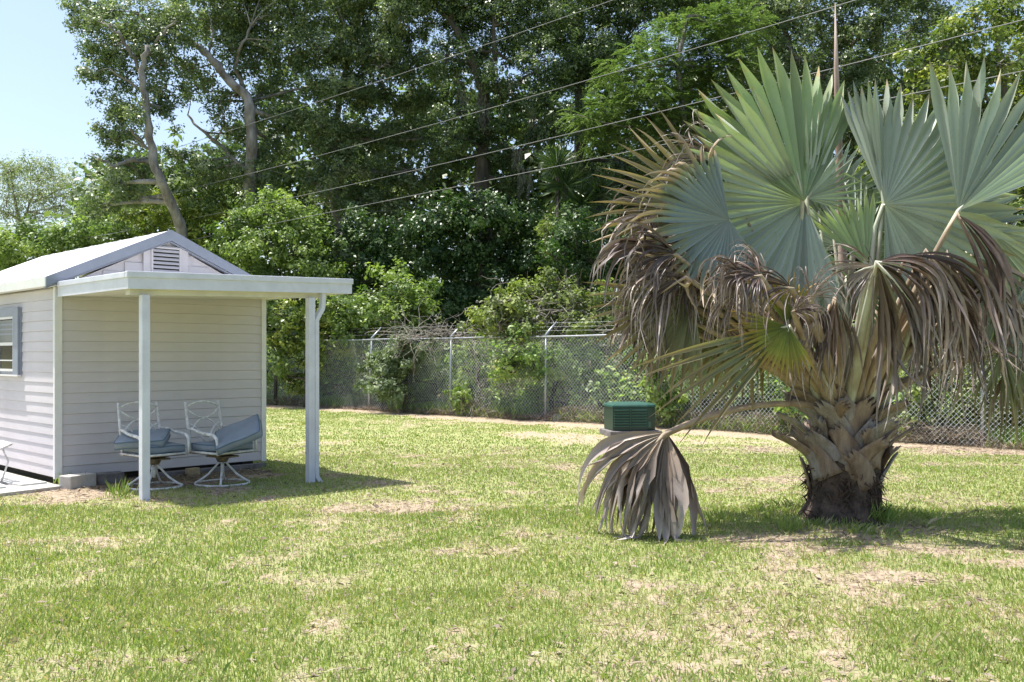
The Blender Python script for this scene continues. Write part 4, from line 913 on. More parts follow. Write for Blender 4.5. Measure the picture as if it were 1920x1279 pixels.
# neighbour roof corner at the far left
nb = empty('neighbour_house', (-19.0, 31.0, 0), 0.6); tag(nb, 'corner of a pale neighbouring roof just above the shed eave', 'house')
MB().box(-3, 3, -3, 3, 0, 3.1).build('wall', M['housewall'], nb)
MB().prism([(-3.4, 3.0), (3.4, 3.0), (0, 4.3)], -3.4, 3.4).build('roof', M['boardpale'], nb)

# ------------------------------------------------------------------ the fan palm
palm = empty('fan_palm', (PALM.x, PALM.y, 0)); tag(palm, 'stout silver fan palm with many brown dead leaves on the lawn', 'palm')
rp = random.Random(8); rngp = np.random.default_rng(8)
tb = MB(); nr, ns = 26, 30
for i in range(nr + 1):
    z = -0.12 + 1.35 * i / nr
    base = 0.315 - 0.02 * math.sin(z * 3) if z < 0.5 else 0.295 - 0.16 * (z - 0.5)
    if z < 0.16: base += (0.16 - z) * 0.45
    for j in range(ns):
        t = 2 * math.pi * j / ns
        r = base * (1 + 0.06 * math.sin(5 * t + z * 9)) + rp.uniform(-0.014, 0.014)
        tb.v.append((r * math.cos(t), r * math.sin(t), z + rp.uniform(-0.008, 0.008)))
for i in range(nr):
    for j in range(ns):
        tb.f.append((i*ns+j, i*ns+(j+1) % ns, (i+1)*ns+(j+1) % ns, (i+1)*ns+j))
tb.f.append(tuple(nr * ns + j for j in range(ns)))
tb.build('trunk', M['trunk'], palm, True)
fb = MB()
for i in range(520):
    t = rp.uniform(0, 2 * math.pi); z = rp.uniform(-0.02, 0.50); r = 0.30 + rp.uniform(-0.01, 0.02) + max(0, 0.16 - z) * 0.4
    p0 = V((r * math.cos(t), r * math.sin(t), z)); p1 = p0 + V((math.cos(t) * rp.uniform(0, 0.05) + rp.uniform(-.07, .07), math.sin(t) * rp.uniform(0, 0.05) + rp.uniform(-.07, .07), rp.uniform(-0.13, 0.08)))
    fb.tube([p0, p1], [rp.uniform(0.004, 0.012), 0.002], 4, cap=False)
tag(fb.build('trunk_fibre', M['fibre'], palm), kind='stuff')
def leaf_base(phi, z0, length, lean, out, w0, w1, m, jag):
    """an old petiole stump: curved trough climbing the trunk sideways, frayed at the cut"""
    b = MB(); n = 9; cols = 7
    for i in range(n + 1):
        s = i / n
        ph = phi + lean * s; r = 0.285 - 0.17 * max(0, z0 + length * s - 0.5) + 0.02 + out * s ** 1.7
        z = z0 + length * s * (1 - 0.15 * s); w = (w0 + (w1 - w0) * s ** 0.7) / 2
        rad = V((math.cos(ph), math.sin(ph), 0)); tan = V((-math.sin(ph), math.cos(ph), 0)); upv = V((0, 0, 1))
        d = (upv * length + rad * out * 1.7 * s + tan * lean * r).normalized()
        side = d.cross(rad).normalized(); nrm = side.cross(d).normalized()
        if nrm.dot(rad) < 0: nrm = -nrm
        c = rad * r + upv * z
        for side_k, th in ((0, 1), (1, -1)):
            for j in range(cols):
                a = -1 + 2 * j / (cols - 1)
                jj = jag * math.sin(j * 2.9 + phi * 7) if i == n else 0
                off = 0.022 * (1 - a * a * 0.8) * (1 - 0.3 * s) * th + 0.30 * w * (a * a) * (1 if True else 0) * (-0.55 + 0.9 * s)
                b.v.append(tuple(c + side * a * w + nrm * off + d * jj))
    row = cols * 2
    for i in range(n):
        for j in range(cols - 1):
            p = i * row + j; b.f.append((p, p + 1, p + row + 1, p + row))
            p = i * row + cols + j; b.f.append((p + 1, p, p + row, p + row + 1))
        for e in (0, cols - 1):
            p, q = i * row + e, i * row + cols + e
            b.f.append((p, q, q + row, p + row) if e else (q, p, p + row, q + row))
    for i in (0, n):
        for j in range(cols - 1):
            p = i * row + j; b.f.append((p, p + cols, p + cols + 1, p + 1) if i == 0 else (p + 1, p + cols + 1, p + cols, p))
    return b.build('leaf_base', m, palm, True)
nb_ = 30
for k in range(nb_):
    f = k / (nb_ - 1); phi = k * 2.39996 + 0.4; sgn = 1 if k % 2 else -1
    z0 = 0.32 + 0.60 * f + rp.uniform(-0.03, 0.03)
    leaf_base(phi, z0, rp.uniform(0.28, 0.42), sgn * rp.uniform(0.35, 0.75), rp.uniform(0.12, 0.32) * (0.7 + 0.6 * f), rp.uniform(0.20, 0.25), rp.uniform(0.09, 0.14), M['boot' if rp.random() < 0.6 else 'boot_cut'], 0.045)
# the stumps that stand out in silhouette, facing the camera
for (phi, z0, ln, lean, out_, w0, w1, mm) in ((-2.3, 0.42, 0.46, -0.75, 0.22, 0.26, 0.13, 'boot'), (-0.75, 0.50, 0.40, 0.55, 0.22, 0.24, 0.12, 'boot'), (-0.35, 0.30, 0.34, 0.4, 0.20, 0.2, 0.10, 'boot_cut'),
      (-1.75, 0.52, 0.46, 0.75, 0.10, 0.24, 0.14, 'boot_cut'), (-1.3, 0.44, 0.50, -0.85, 0.10, 0.26, 0.14, 'boot'), (-1.9, 0.74, 0.42, 0.8, 0.12, 0.26, 0.16, 'boot'), (-1.2, 0.78, 0.40, -0.8, 0.14, 0.22, 0.13, 'boot_cut'), (-0.9, 0.92, 0.36, 0.7, 0.24, 0.24, 0.15, 'boot'), (-2.5, 0.78, 0.36, -0.6, 0.26, 0.22, 0.12, 'boot_cut'), (-2.75, 0.48, 0.36, -0.35, 0.38, 0.22, 0.10, 'boot'), (-2.95, 0.66, 0.36, -0.3, 0.36, 0.22, 0.10, 'boot_cut'), (-0.25, 0.52, 0.34, 0.35, 0.38, 0.22, 0.10, 'boot'), (0.05, 0.40, 0.28, 0.3, 0.34, 0.18, 0.08, 'boot'), (-0.45, 0.74, 0.36, 0.4, 0.36, 0.24, 0.12, 'boot_cut'), (-2.6, 0.92, 0.32, -0.35, 0.34, 0.22, 0.11, 'boot'), (-0.5, 0.98, 0.30, 0.35, 0.34, 0.22, 0.12, 'boot')):
    leaf_base(phi, z0, ln, lean, out_, w0, w1, M[mm], 0.05)

CROWN = V((0, 0, 1.12))
def frond(h, ang, R, span, mat_, nseg=38, dy=0.0, face=(0.0, -1.0, 0.15), tilt=0.0, fuse=0.55, droop=0.25, soft=0.0, wander=0.04, width=1.0, shrink=1.0, seed=0, pet='petiole', pw=(0.055, 0.026), base=None, arch=0.12, cup=0.10, label=None, curl=0.0, twist=0.95, rag=1.0, back=0.0, fold=1.35, skip=0.0):
    """h = (px, py, depth offset) of the leaf's heart; ang = picture angle of its middle; tilt = its lean towards (-) or away from (+) the camera"""
    rr = random.Random(seed * 13 + 5); nseg = max(6, int(span / (6.2 if soft == 0 else 4.4))); width = width * (1.0 if soft == 0 else 1.75)
    H = at(h[0], h[1], PALM.y + h[2]); hl = H - V((PALM.x, PALM.y, 0))
    a = math.radians(ang); D = V((math.cos(a), tilt, math.sin(a))).normalized()
    Nn = V(face); Nn = (Nn - D * Nn.dot(D)).normalized(); S = Nn.cross(D).normalized()
    sp = math.radians(span); dth = sp / nseg; K = 12
    vs, fs, rad_, var_ = [], [], [], []
    G = V((0, 0, -1)); left = 0; gw = V((0, 0, 0)); gl = 1.0
    for i in range(nseg):
        left -= 1
        if left < 0:                                     # neighbours cling together in torn strips
            left = rr.randint(2, 5); gw = V((rr.gauss(0, 1), rr.gauss(0, 1), rr.gauss(0, 0.6))) * (0.0 if soft == 0 else 0.20 * rag); gl = 1 - rag + rag * rr.uniform(0.78, 1.1) if soft > 0 else 1.0
        kink = rr.uniform(0.35, 0.85) if rr.random() < (0.10 if soft == 0 else 0.5 * rag) else 9.0
        kv = V((rr.gauss(0, 0.6), rr.gauss(0, 0.6), -rr.uniform(0.4, 1.6)))
        if rr.random() < skip: continue
        th = -sp / 2 + (i + 0.5) * dth
        if soft > 0: th += rr.gauss(0, 1) * dth * 1.3
        Ri = gl * (1 if soft == 0 else (1 - rag * (1 - rr.choice((1, 1, 0.95, 0.8, 0.62))))) * R * (1 - (1 - shrink) * abs(th) / (sp / 2)) * rr.uniform(0.93, 1.04)
        d0 = (D * math.cos(th) + S * math.sin(th) + gw + Nn * cup * (0.3 + abs(math.sin(th)))).normalized()
        sd = (-D * math.sin(th) + S * math.cos(th)); pos = hl.copy(); d = d0.copy(); vv = rr.random()
        wv = V((rr.gauss(0, 1), rr.gauss(0, 1), rr.gauss(0, 1))) * wander * (1 if soft == 0 else 1.5); tw = rr.gauss(0, 1) * twist * (1.0 if soft == 0 else 2.6); n0 = len(vs)
        dr_i = droop * rr.uniform(0.6, 1.4); cu = curl * rr.gauss(0.35, 1.0)
        for k in range(K + 1):
            t = k / K; ds = Ri / K; r = Ri * t
            if t <= fuse: w = r * math.tan(dth / 2) * width
            else:
                u = (t - fuse) / (1 - fuse); w = Ri * fuse * math.tan(dth / 2) * width * (1 - u ** 1.5) * (1 - 0.25 * u)
            sv = sd - d * sd.dot(d); sv = sv.normalized() if sv.length > 1e-4 else d.orthogonal().normalized()
            nv = sv.cross(d); u2 = max(0.0, (t - fuse * 0.8)) / (1 - fuse * 0.8) * tw
            sv2 = sv * math.cos(u2) + nv * math.sin(u2); nv2 = nv * math.cos(u2) - sv * math.sin(u2)
            fo = fold * w * (1 if t <= fuse else 1.35)
            if soft > 0 and t > 0.15: nv2 = nv2 + sv2 * rr.gauss(0, 0.25); w *= rr.uniform(0.75, 1.2)
            vs += [tuple(pos - sv2 * w - nv2 * fo * 0.5), tuple(pos + nv2 * fo * 0.5), tuple(pos + sv2 * w - nv2 * fo * 0.5)]
            rad_ += [t] * 3; var_ += [vv] * 3
            if k: 
                q = n0 + (k - 1) * 3; fs += [(q, q + 1, q + 4, q + 3), (q + 1, q + 2, q + 5, q + 4)]
            pos = pos + d * ds
            bend = (dr_i * max(0, t - fuse * 0.85) * 1.9 + soft * (0.25 + t)) * ds / max(R, 0.1) * (3.2 if soft == 0 else 5.5)
            d = (d + G * bend + (wv * 4 + nv2 * cu * (t - fuse * 0.8) * 6) * (1.0 if t > fuse * 0.9 else 0.0) * ds).normalized()
            if t < kink <= t + 1.0 / K and (soft > 0 or t > fuse): d = (d + kv).normalized()
            if pos.z < 0.015: pos.z = 0.015 + 0.01 * rr.random(); d = V((d.x, d.y, max(0.0, d.z))); d = d.normalized() if d.length > 0.01 else V((rr.uniform(-1, 1), -1, 0)).normalized()
    me = np_mesh('frond', np.array(vs), np.array(fs), [('rad', 'POINT', rad_), ('var', 'POINT', var_)])
    o = link('frond', me, FM[mat_], palm)
    if label: o['label'] = label
    # petiole and rib running on into the blade
    az = math.atan2(hl.y, hl.x); b0 = V(base) if base else V((0.16 * math.cos(az), 0.16 * math.sin(az), 1.0 + rr.uniform(-0.05, 0.12)))
    mid = (b0 + hl) / 2 + V((0, 0, arch)) - V((D.x, D.y, 0)) * 0.05
    path = [b0 * (1 - t) ** 2 + mid * 2 * t * (1 - t) + hl * t * t for t in [j / 9 for j in range(10)]]
    rd = [pw[0] + (pw[1] - pw[0]) * (j / 9) ** 0.6 for j in range(10)]
    path = [q - Nn * back * (j / 9) ** 2 * (1 if j < 9 else 0.25) for j, q in enumerate(path)]
    d1 = (D - Nn * 0.03).normalized()
    path += [hl + d1 * R * 0.12 - Nn * 0.01 + G * soft * 0.01, hl + d1 * R * 0.26 - Nn * 0.015 + G * soft * 0.05]; rd += [pw[1] * 0.6, 0.003]
    MB().tube(path, rd, 8, flat=0.7).build('petiole', M[pet], o, True)
    return o
f_ = frond
# living fans
f_((1508, 378, -0.10), 101, 1.50, 92, 'live_green', 22, face=(0.15, -1, 0.25), tilt=0.05, fuse=0.72, droop=0.08, wander=0.03, seed=1, back=0.14, cup=-0.2, shrink=0.9)
f_((1509, 380, 0.02), 202, 1.28, 172, 'live', 30, face=(0.2, -1, 0.1), tilt=0.10, fuse=0.72, droop=0.12, wander=0.03, seed=2, back=0.14, cup=0.28, arch=0.05)
f_((1512, 372, 0.0), 46, 0.80, 110, 'live', 20, face=(0.75, -0.6, 0.3), tilt=0.35, fuse=0.45, droop=0.05, wander=0.02, seed=3, cup=0.02)
f_((1367, 412, -0.35), 200, 1.02, 205, 'blue', 46, face=(-0.15, -1, 0.10), tilt=-0.10, fuse=0.5, droop=1.8, wander=0.55, curl=2.6, twist=1.8, seed=4, back=0.14, cup=0.02, width=1.0, shrink=0.95, pw=(0.05, 0.024))
f_((1350, 400, -0.05), 160, 1.22, 95, 'olive', 18, face=(-0.1, -1, 0.3), tilt=0.2, fuse=0.5, droop=0.35, wander=0.06, seed=44, cup=0.02, pet='petiole_dead')
f_((1659, 383, -0.18), 2, 1.36, 192, 'live', 48, face=(0.10, -1, 0.15), tilt=0.12, fuse=0.72, droop=0.08, wander=0.03, seed=5, back=0.14, cup=-0.06, shrink=0.88)
f_((1657, 380, -0.10), 100, 1.15, 26, 'live', 7, face=(-0.9, -0.35, 0.2), tilt=0.10, fuse=0.75, droop=0.05, wander=0.015, seed=6, cup=0.0)
f_((1797, 395, -0.35), 48, 1.40, 96, 'live', 26, face=(-0.55, -0.8, 0.25), tilt=0.05, fuse=0.7, droop=0.1, wander=0.035, seed=7, cup=0.4)
f_((1800, 405, 0.3), -42, 1.28, 110, 'live', 26, face=(0.1, -1, 0.35), tilt=0.25, fuse=0.5, droop=0.25, wander=0.04, seed=8, cup=-0.3)
f_((1535, 400, 0.75), 62, 1.00, 170, 'live', 34, face=(0.2, -1, 0.3), tilt=0.35, fuse=0.6, droop=0.1, wander=0.02, seed=9)
f_((1740, 480, 0.75), 10, 1.15, 190, 'live', 36, face=(0.3, -1, 0.3), tilt=0.4, fuse=0.6, droop=0.12, wander=0.02, seed=10)
f_((1440, 470, 0.75), 195, 1.10, 170, 'live', 34, face=(-0.3, -1, 0.2), tilt=0.35, fuse=0.6, droop=0.15, wander=0.02, seed=11)
f_((1600, 470, 0.55), 80, 0.95, 190, 'live', 0, face=(0.1, -1, 0.3), tilt=0.3, fuse=0.55, droop=0.12, wander=0.05, seed=81, cup=-0.2)
f_((1840, 500, 0.35), -10, 1.00, 200, 'live', 0, face=(0.1, -1, 0.2), tilt=0.3, fuse=0.55, droop=0.15, wander=0.05, seed=82, cup=-0.2)
f_((1420, 560, 0.35), 235, 0.85, 170, 'live', 0, face=(-0.1, -1, 0.2), tilt=0.2, fuse=0.5, droop=0.2, wander=0.05, seed=83, cup=0.1)
f_((1585, 520, 0.15), 255, 0.70, 150, 'live', 0, face=(0.0, -1, 0.2), tilt=0.1, fuse=0.5, droop=0.2, wander=0.05, seed=84, cup=0.1)
f_((1850, 430, 0.15), -55, 1.15, 120, 'live', 0, face=(0.1, -1, 0.25), tilt=0.15, fuse=0.55, droop=0.3, wander=0.06, seed=85, cup=-0.15)
f_((1880, 520, -0.1), -75, 0.95, 110, 'live', 0, face=(0.1, -1, 0.25), tilt=0.05, fuse=0.5, droop=0.3, wander=0.06, seed=86, cup=-0.15)
f_((1745, 430, 0.15), 60, 1.15, 120, 'live', 0, face=(-0.1, -1, 0.25), tilt=0.2, fuse=0.68, droop=0.1, wander=0.04, seed=87, cup=-0.2)
f_((1500, 425, 0.25), 262, 0.85, 110, 'live', 0, face=(0, -1, 0.2), tilt=0.1, fuse=0.5, droop=0.15, wander=0.04, seed=61, cup=0.02)
f_((1700, 440, 0.3), 275, 0.75, 110, 'live', 0, face=(0, -1, 0.2), tilt=0.15, fuse=0.5, droop=0.15, wander=0.04, seed=62, cup=0.02)
f_((1865, 642, -0.1), 14, 0.85, 110, 'live', 24, face=(0.1, -1, 0.5), tilt=-0.2, fuse=0.62, droop=0.1, wander=0.02, seed=12, pet='petiole_dead', pw=(0.04, 0.018), arch=0.1)
f_((1335, 640, 0.35), 250, 0.62, 150, 'live', 26, face=(-0.2, -1, 0.2), tilt=0.2, fuse=0.5, droop=0.2, wander=0.03, seed=13)
f_((1625, 500, -0.85), 112, 0.62, 62, 'live_green', 12, face=(0.05, -1, 0.1), tilt=0.1, fuse=0.75, droop=0.0, wander=0.02, seed=14, pw=(0.05, 0.028), arch=-0.1)
f_((1478, 612, -0.90), 262, 0.52, 80, 'yellow', 18, face=(0, -1, 0.1), tilt=-0.1, fuse=0.5, droop=0.15, wander=0.03, seed=15, label='yellowing leaf with green heart', pw=(0.045, 0.022), arch=-0.05)
f_((1478, 612, -0.88), 190, 0.52, 60, 'yellow', 14, face=(0, -1, 0.1), tilt=0.0, fuse=0.5, droop=0.35, wander=0.06, seed=16, arch=-0.05)
f_((1478, 612, -0.80), 95, 0.50, 70, 'yellow', 12, face=(0, -1, 0.1), tilt=0.1, fuse=0.5, droop=2.2, wander=0.25, seed=17, arch=-0.05)
# half dead, olive and tan, reaching left and down
f_((1478, 612, -0.82), 212, 1.38, 44, 'olive', 13, face=(0, -1, 0.2), tilt=-0.05, fuse=0.42, droop=0.15, wander=0.05, seed=18, arch=-0.05, width=0.8)
f_((1300, 560, -0.25), 222, 1.00, 110, 'olive', 26, face=(-0.1, -1, 0.2), tilt=0.0, fuse=0.5, droop=0.30, wander=0.07, seed=19, pet='petiole_dead')
f_((1405, 560, 0.15), 232, 1.05, 100, 'olive', 22, face=(-0.1, -1, 0.2), tilt=0.1, fuse=0.5, droop=0.3, wander=0.07, seed=20, pet='petiole_dead')
# dead leaves
dk = dict(pet='petiole_dead', fold=0.9)
f_((1272, 466, -0.30), 158, 1.02, 84, 'dead', 24, face=(0, -0.7, 0.7), tilt=0.0, fuse=0.42, droop=1.9, soft=0.25, wander=0.16, seed=21, width=0.85, **dk)
f_((1268, 478, -0.45), 178, 0.85, 110, 'dead', 26, face=(0, -0.8, 0.6), tilt=-0.2, fuse=0.35, droop=2.2, soft=0.5, wander=0.20, seed=22, curl=0.8, width=0.8, **dk)
f_((1275, 470, -0.15), 215, 1.05, 90, 'dead_pale', 22, face=(0, -0.9, 0.4), tilt=-0.1, fuse=0.30, droop=1.4, soft=0.7, wander=0.20, seed=23, curl=0.8, width=0.75, **dk)
f_((1345, 300, 0.05), 140, 0.80, 120, 'dead_pale', 26, face=(0, -0.8, 0.6), tilt=0.1, fuse=0.3, droop=1.6, soft=0.2, wander=0.28, seed=24, curl=2.2, width=0.7, pw=(0.03, 0.015), **dk)
f_((1425, 518, -1.00), 172, 0.55, 150, 'dead', 28, face=(0, -0.7, 0.7), tilt=-0.3, fuse=0.35, droop=2.8, soft=0.6, wander=0.22, seed=25, curl=0.8, width=0.85, arch=0.05, **dk)
f_((1440, 515, -0.80), 130, 0.60, 90, 'dead_pale', 14, face=(0, -0.8, 0.5), tilt=0.0, fuse=0.3, droop=1.2, soft=0.3, wander=0.30, seed=26, curl=2.2, width=0.6, arch=0.05, **dk)
f_((1488, 585, -1.00), 40, 0.42, 130, 'dead', 20, face=(0, -0.7, 0.7), tilt=-0.3, fuse=0.35, droop=3.2, soft=0.6, wander=0.25, seed=27, curl=0.8, width=0.8, arch=-0.05, **dk)
f_((1640, 500, -0.95), 190, 0.66, 86, 'dead_pale', 22, face=(0, -1, 0.3), tilt=-0.1, fuse=0.35, droop=0.7, soft=0.35, wander=0.12, seed=28, curl=0.8, width=0.75, arch=-0.08, **dict(dk, pet='petiole'))
f_((1645, 492, -0.98), 2, 0.95, 74, 'dead', 24, face=(0, -0.6, 0.8), tilt=-0.1, fuse=0.35, droop=2.0, soft=0.8, wander=0.12, seed=29, curl=0.8, width=0.9, arch=-0.05, **dict(dk, pet='petiole'))
f_((1645, 495, -1.02), -42, 1.45, 70, 'dead', 22, face=(0, -0.8, 0.4), tilt=-0.1, fuse=0.30, droop=1.4, soft=1.3, wander=0.10, seed=30, curl=0.8, width=0.9, arch=-0.05, **dict(dk, pet='petiole'))
f_((1652, 500, -0.92), -64, 1.50, 50, 'dead_pale', 18, face=(0, -1, 0.3), tilt=0.0, fuse=0.30, droop=0.8, soft=1.0, wander=0.10, seed=31, curl=0.8, width=1.0, arch=-0.05, **dict(dk, pet='petiole'))
f_((1795, 402, -0.60), -60, 1.85, 50, 'dead', 26, face=(0.2, -1, 0.4), tilt=-0.05, fuse=0.25, droop=0.7, soft=1.5, wander=0.08, seed=32, curl=0.8, width=0.9, **dk)
f_((1775, 470, -0.55), -80, 1.45, 50, 'dead', 24, face=(-0.2, -1, 0.4), tilt=-0.05, fuse=0.25, droop=0.7, soft=1.5, wander=0.09, seed=33, curl=0.8, width=0.9, **dk)
f_((1555, 575, -0.60), -108, 0.95, 60, 'dead', 18, face=(0, -1, 0.3), tilt=-0.05, fuse=0.3, droop=0.8, soft=0.8, wander=0.12, seed=34, curl=0.8, width=0.8, arch=0.0, **dk)
f_((1530, 600, -0.75), -120, 0.95, 40, 'dead_pale', 12, face=(0, -1, 0.3), tilt=-0.05, fuse=0.3, droop=0.8, soft=0.8, wander=0.14, seed=35, curl=0.8, width=0.8, arch=0.0, **dk)
f_((1880, 655, -0.2), -98, 0.95, 90, 'olive', 24, face=(0, -1, 0.3), tilt=-0.1, fuse=0.35, droop=0.8, soft=0.5, wander=0.08, seed=36, curl=0.8, width=0.8, **dk)
f_((1905, 660, 0.1), -80, 0.95, 90, 'dead_pale', 22, face=(0, -1, 0.3), tilt=0.0, fuse=0.35, droop=0.8, soft=0.5, wander=0.10, seed=37, curl=0.8, width=0.8, **dk)
f_((1740, 560, 0.5), -70, 1.2, 80, 'dead', 20, face=(0, -1, 0.4), tilt=0.2, fuse=0.3, droop=1.0, soft=1.0, wander=0.12, seed=38, curl=0.8, width=0.8, **dk)
f_((1330, 520, 0.4), 200, 0.95, 130, 'dead_pale', 22, face=(0, -1, 0.5), tilt=0.2, fuse=0.3, droop=1.4, soft=0.6, wander=0.2, seed=39, curl=0.8, width=0.7, **dk)
f_((1300, 440, 0.1), 170, 1.05, 110, 'dead', 0, face=(0, -0.7, 0.7), tilt=0.1, fuse=0.4, droop=2.0, soft=0.35, wander=0.2, curl=0.8, seed=51, width=0.8, **dk)
f_((1260, 520, -0.35), 205, 0.75, 120, 'dead_pale', 0, face=(0, -0.8, 0.6), tilt=-0.1, fuse=0.3, droop=1.6, soft=0.9, wander=0.25, curl=1.0, seed=52, width=0.7, **dk)
f_((1385, 545, -0.75), 205, 0.60, 120, 'dead_pale', 0, face=(0, -0.8, 0.6), tilt=-0.2, fuse=0.3, droop=1.8, soft=0.7, wander=0.28, curl=1.4, seed=53, width=0.7, arch=0.0, **dk)
f_((1700, 480, -0.85), -30, 1.35, 70, 'dead', 0, face=(0, -0.7, 0.6), tilt=-0.1, fuse=0.3, droop=1.2, soft=1.1, wander=0.12, curl=0.8, seed=54, width=0.85, arch=0.1, **dk)
f_((1735, 470, -0.75), -50, 1.50, 70, 'dead_pale', 0, face=(0, -0.7, 0.6), tilt=-0.1, fuse=0.3, droop=1.0, soft=1.2, wander=0.12, curl=0.8, seed=55, width=0.8, arch=0.1, **dk)
f_((1565, 560, -0.7), -95, 1.0, 70, 'dead', 0, face=(0, -1, 0.3), tilt=-0.05, fuse=0.3, droop=0.8, soft=0.9, wander=0.2, curl=0.8, seed=56, width=0.7, arch=0.0, **dk)
f_((1450, 600, -0.6), 225, 1.05, 70, 'olive', 0, face=(0, -1, 0.3), tilt=-0.05, fuse=0.4, droop=0.6, soft=0.2, wander=0.12, curl=0.5, seed=57, width=0.6, arch=0.0, **dk)
f_((1262, 500, -0.40), 232, 1.10, 80, 'dead_pale', 0, face=(0, -0.9, 0.4), tilt=-0.1, fuse=0.3, droop=0.8, soft=0.5, wander=0.25, curl=1.2, seed=71, width=0.6, **dk)
f_((1285, 520, -0.50), 205, 0.95, 90, 'dead', 0, face=(0, -0.8, 0.5), tilt=-0.15, fuse=0.3, droop=1.2, soft=0.6, wander=0.3, curl=1.4, seed=72, width=0.6, **dk)
f_((1400, 525, -0.95), 150, 0.62, 120, 'dead', 0, face=(0, -0.6, 0.7), tilt=-0.3, fuse=0.3, droop=2.4, soft=0.5, wander=0.35, curl=1.6, seed=73, width=0.6, arch=0.05, **dk)
f_((1330, 420, -0.1), 135, 0.85, 90, 'dead_pale', 0, face=(0, -0.7, 0.6), tilt=0.0, fuse=0.3, droop=1.6, soft=0.25, wander=0.45, curl=2.2, seed=74, width=0.55, **dk)
f_((1520, 560, -0.85), 60, 0.45, 120, 'dead_pale', 0, face=(0, -0.7, 0.6), tilt=-0.2, fuse=0.3, droop=2.4, soft=0.5, wander=0.4, curl=2.0, seed=75, width=0.55, arch=-0.05, **dk)
f_((1240, 400, 0.0), 165, 0.85, 110, 'dead_pale', 0, face=(0, -0.7, 0.7), tilt=0.0, fuse=0.35, droop=1.8, soft=0.3, wander=0.3, curl=1.6, seed=63, width=0.6, **dk)
f_((1230, 540, -0.1), 190, 0.70, 140, 'dead', 0, face=(0, -0.8, 0.6), tilt=-0.1, fuse=0.3, droop=1.6, soft=0.9, wander=0.3, curl=1.4, seed=64, width=0.6, **dk)
f_((1290, 600, -0.2), 210, 0.75, 120, 'dead_pale', 0, face=(0, -0.8, 0.6), tilt=-0.1, fuse=0.3, droop=0.9, soft=0.6, wander=0.3, curl=1.2, seed=65, width=0.55, **dk)
f_((1760, 520, -0.65), -75, 1.35, 60, 'dead', 0, face=(0.1, -0.9, 0.4), tilt=-0.05, fuse=0.3, droop=0.7, soft=1.2, wander=0.15, curl=0.9, seed=66, width=0.8, arch=0.1, **dk)
rx = random.Random(17)
for i in range(22):                                     # the thick hanging skirt of older leaves
    zone = 'left' if i < 9 else ('mid' if i < 13 else 'right')
    if zone == 'left': a = dict(h=(rx.uniform(1215, 1345), rx.uniform(440, 600), rx.uniform(-0.5, 0.5)), ang=rx.uniform(165, 245), R=rx.uniform(0.8, 1.05), span=rx.uniform(80, 120), soft=rx.uniform(0.4, 1.0))
    elif zone == 'mid': a = dict(h=(rx.uniform(1380, 1540), rx.uniform(510, 590), rx.uniform(-0.95, -0.4)), ang=rx.uniform(150, 260), R=rx.uniform(0.5, 0.75), span=rx.uniform(80, 130), soft=rx.uniform(0.5, 1.0))
    else: a = dict(h=(rx.uniform(1660, 1860), rx.uniform(470, 580), rx.uniform(-0.9, 0.4)), ang=rx.uniform(-90, -20), R=rx.uniform(1.1, 1.45), span=rx.uniform(60, 90), soft=rx.uniform(0.8, 1.3))
    f_(mat_=('dead', 'dead_pale')[i % 2], face=(rx.uniform(-0.2, 0.2), -0.8, 0.5), tilt=rx.uniform(-0.2, 0.1), fuse=0.3, droop=rx.uniform(0.9, 1.8), wander=0.2, curl=1.2, seed=100 + i, width=0.75, arch=0.05, **a, **dk)
# the broken leaf bent down to the lawn
f_((1250, 812, -0.75), -126, 1.14, 98, 'dead_pale', 34, face=(-0.15, -0.85, 0.5), tilt=-0.15, fuse=0.45, droop=0.75, soft=0.55, wander=0.09, curl=0.4, seed=40, rag=0.3, width=1.7, pet='petiole_dead', pw=(0.034, 0.036), base=(-0.20, -0.15, 1.04), arch=0.24, label='broken dead leaf bent down to touch the lawn', fold=0.6)
f_((1246, 814, -0.80), -142, 1.0, 56, 'dead_pale', 0, face=(-0.2, -0.75, 0.6), tilt=-0.25, fuse=0.35, droop=0.9, soft=0.5, wander=0.16, curl=0.8, seed=42, rag=0.4, width=1.5, pet='petiole_dead', pw=(0.03, 0.03), base=(-0.20, -0.15, 1.03), arch=0.24, fold=0.8)
f_((1252, 814, -0.70), -108, 1.0, 92, 'dead', 0, face=(-0.1, -0.85, 0.5), tilt=-0.05, fuse=0.4, droop=0.75, soft=0.6, wander=0.10, curl=0.5, seed=41, rag=0.3, width=1.6, pet='petiole_dead', pw=(0.03, 0.03), base=(-0.20, -0.15, 1.03), arch=0.24, fold=0.8)
# spear leaf
MB().tube([(-0.03, 0.1, 1.1)] + [(at(q[0], q[1], 9.25) - V((PALM.x, PALM.y, 0))) for q in ((1583, 560), (1577, 400), (1572, 250), (1568, 130), (1566, 5))], [0.05, 0.048, 0.042, 0.034, 0.024, 0.003], 8).build('spear_leaf', M['spear'], palm, True)
for i, (pa, pb, r) in enumerate((((1590, 560), (1612, 365), 0.05), ((1600, 600), (1598, 380), 0.045), ((1585, 600), (1560, 430), 0.04))):
    p0 = at(pa[0], pa[1], 8.95) - V((PALM.x, PALM.y, 0)); p1 = at(pb[0], pb[1], 8.9) - V((PALM.x, PALM.y, 0))
    MB().tube([p0, p0.lerp(p1, 0.5), p1], [r, r * 0.9, 0.008], 7, flat=0.5).build('spear_leaf', M['petiole' if i != 1 else 'spear'], palm, True)
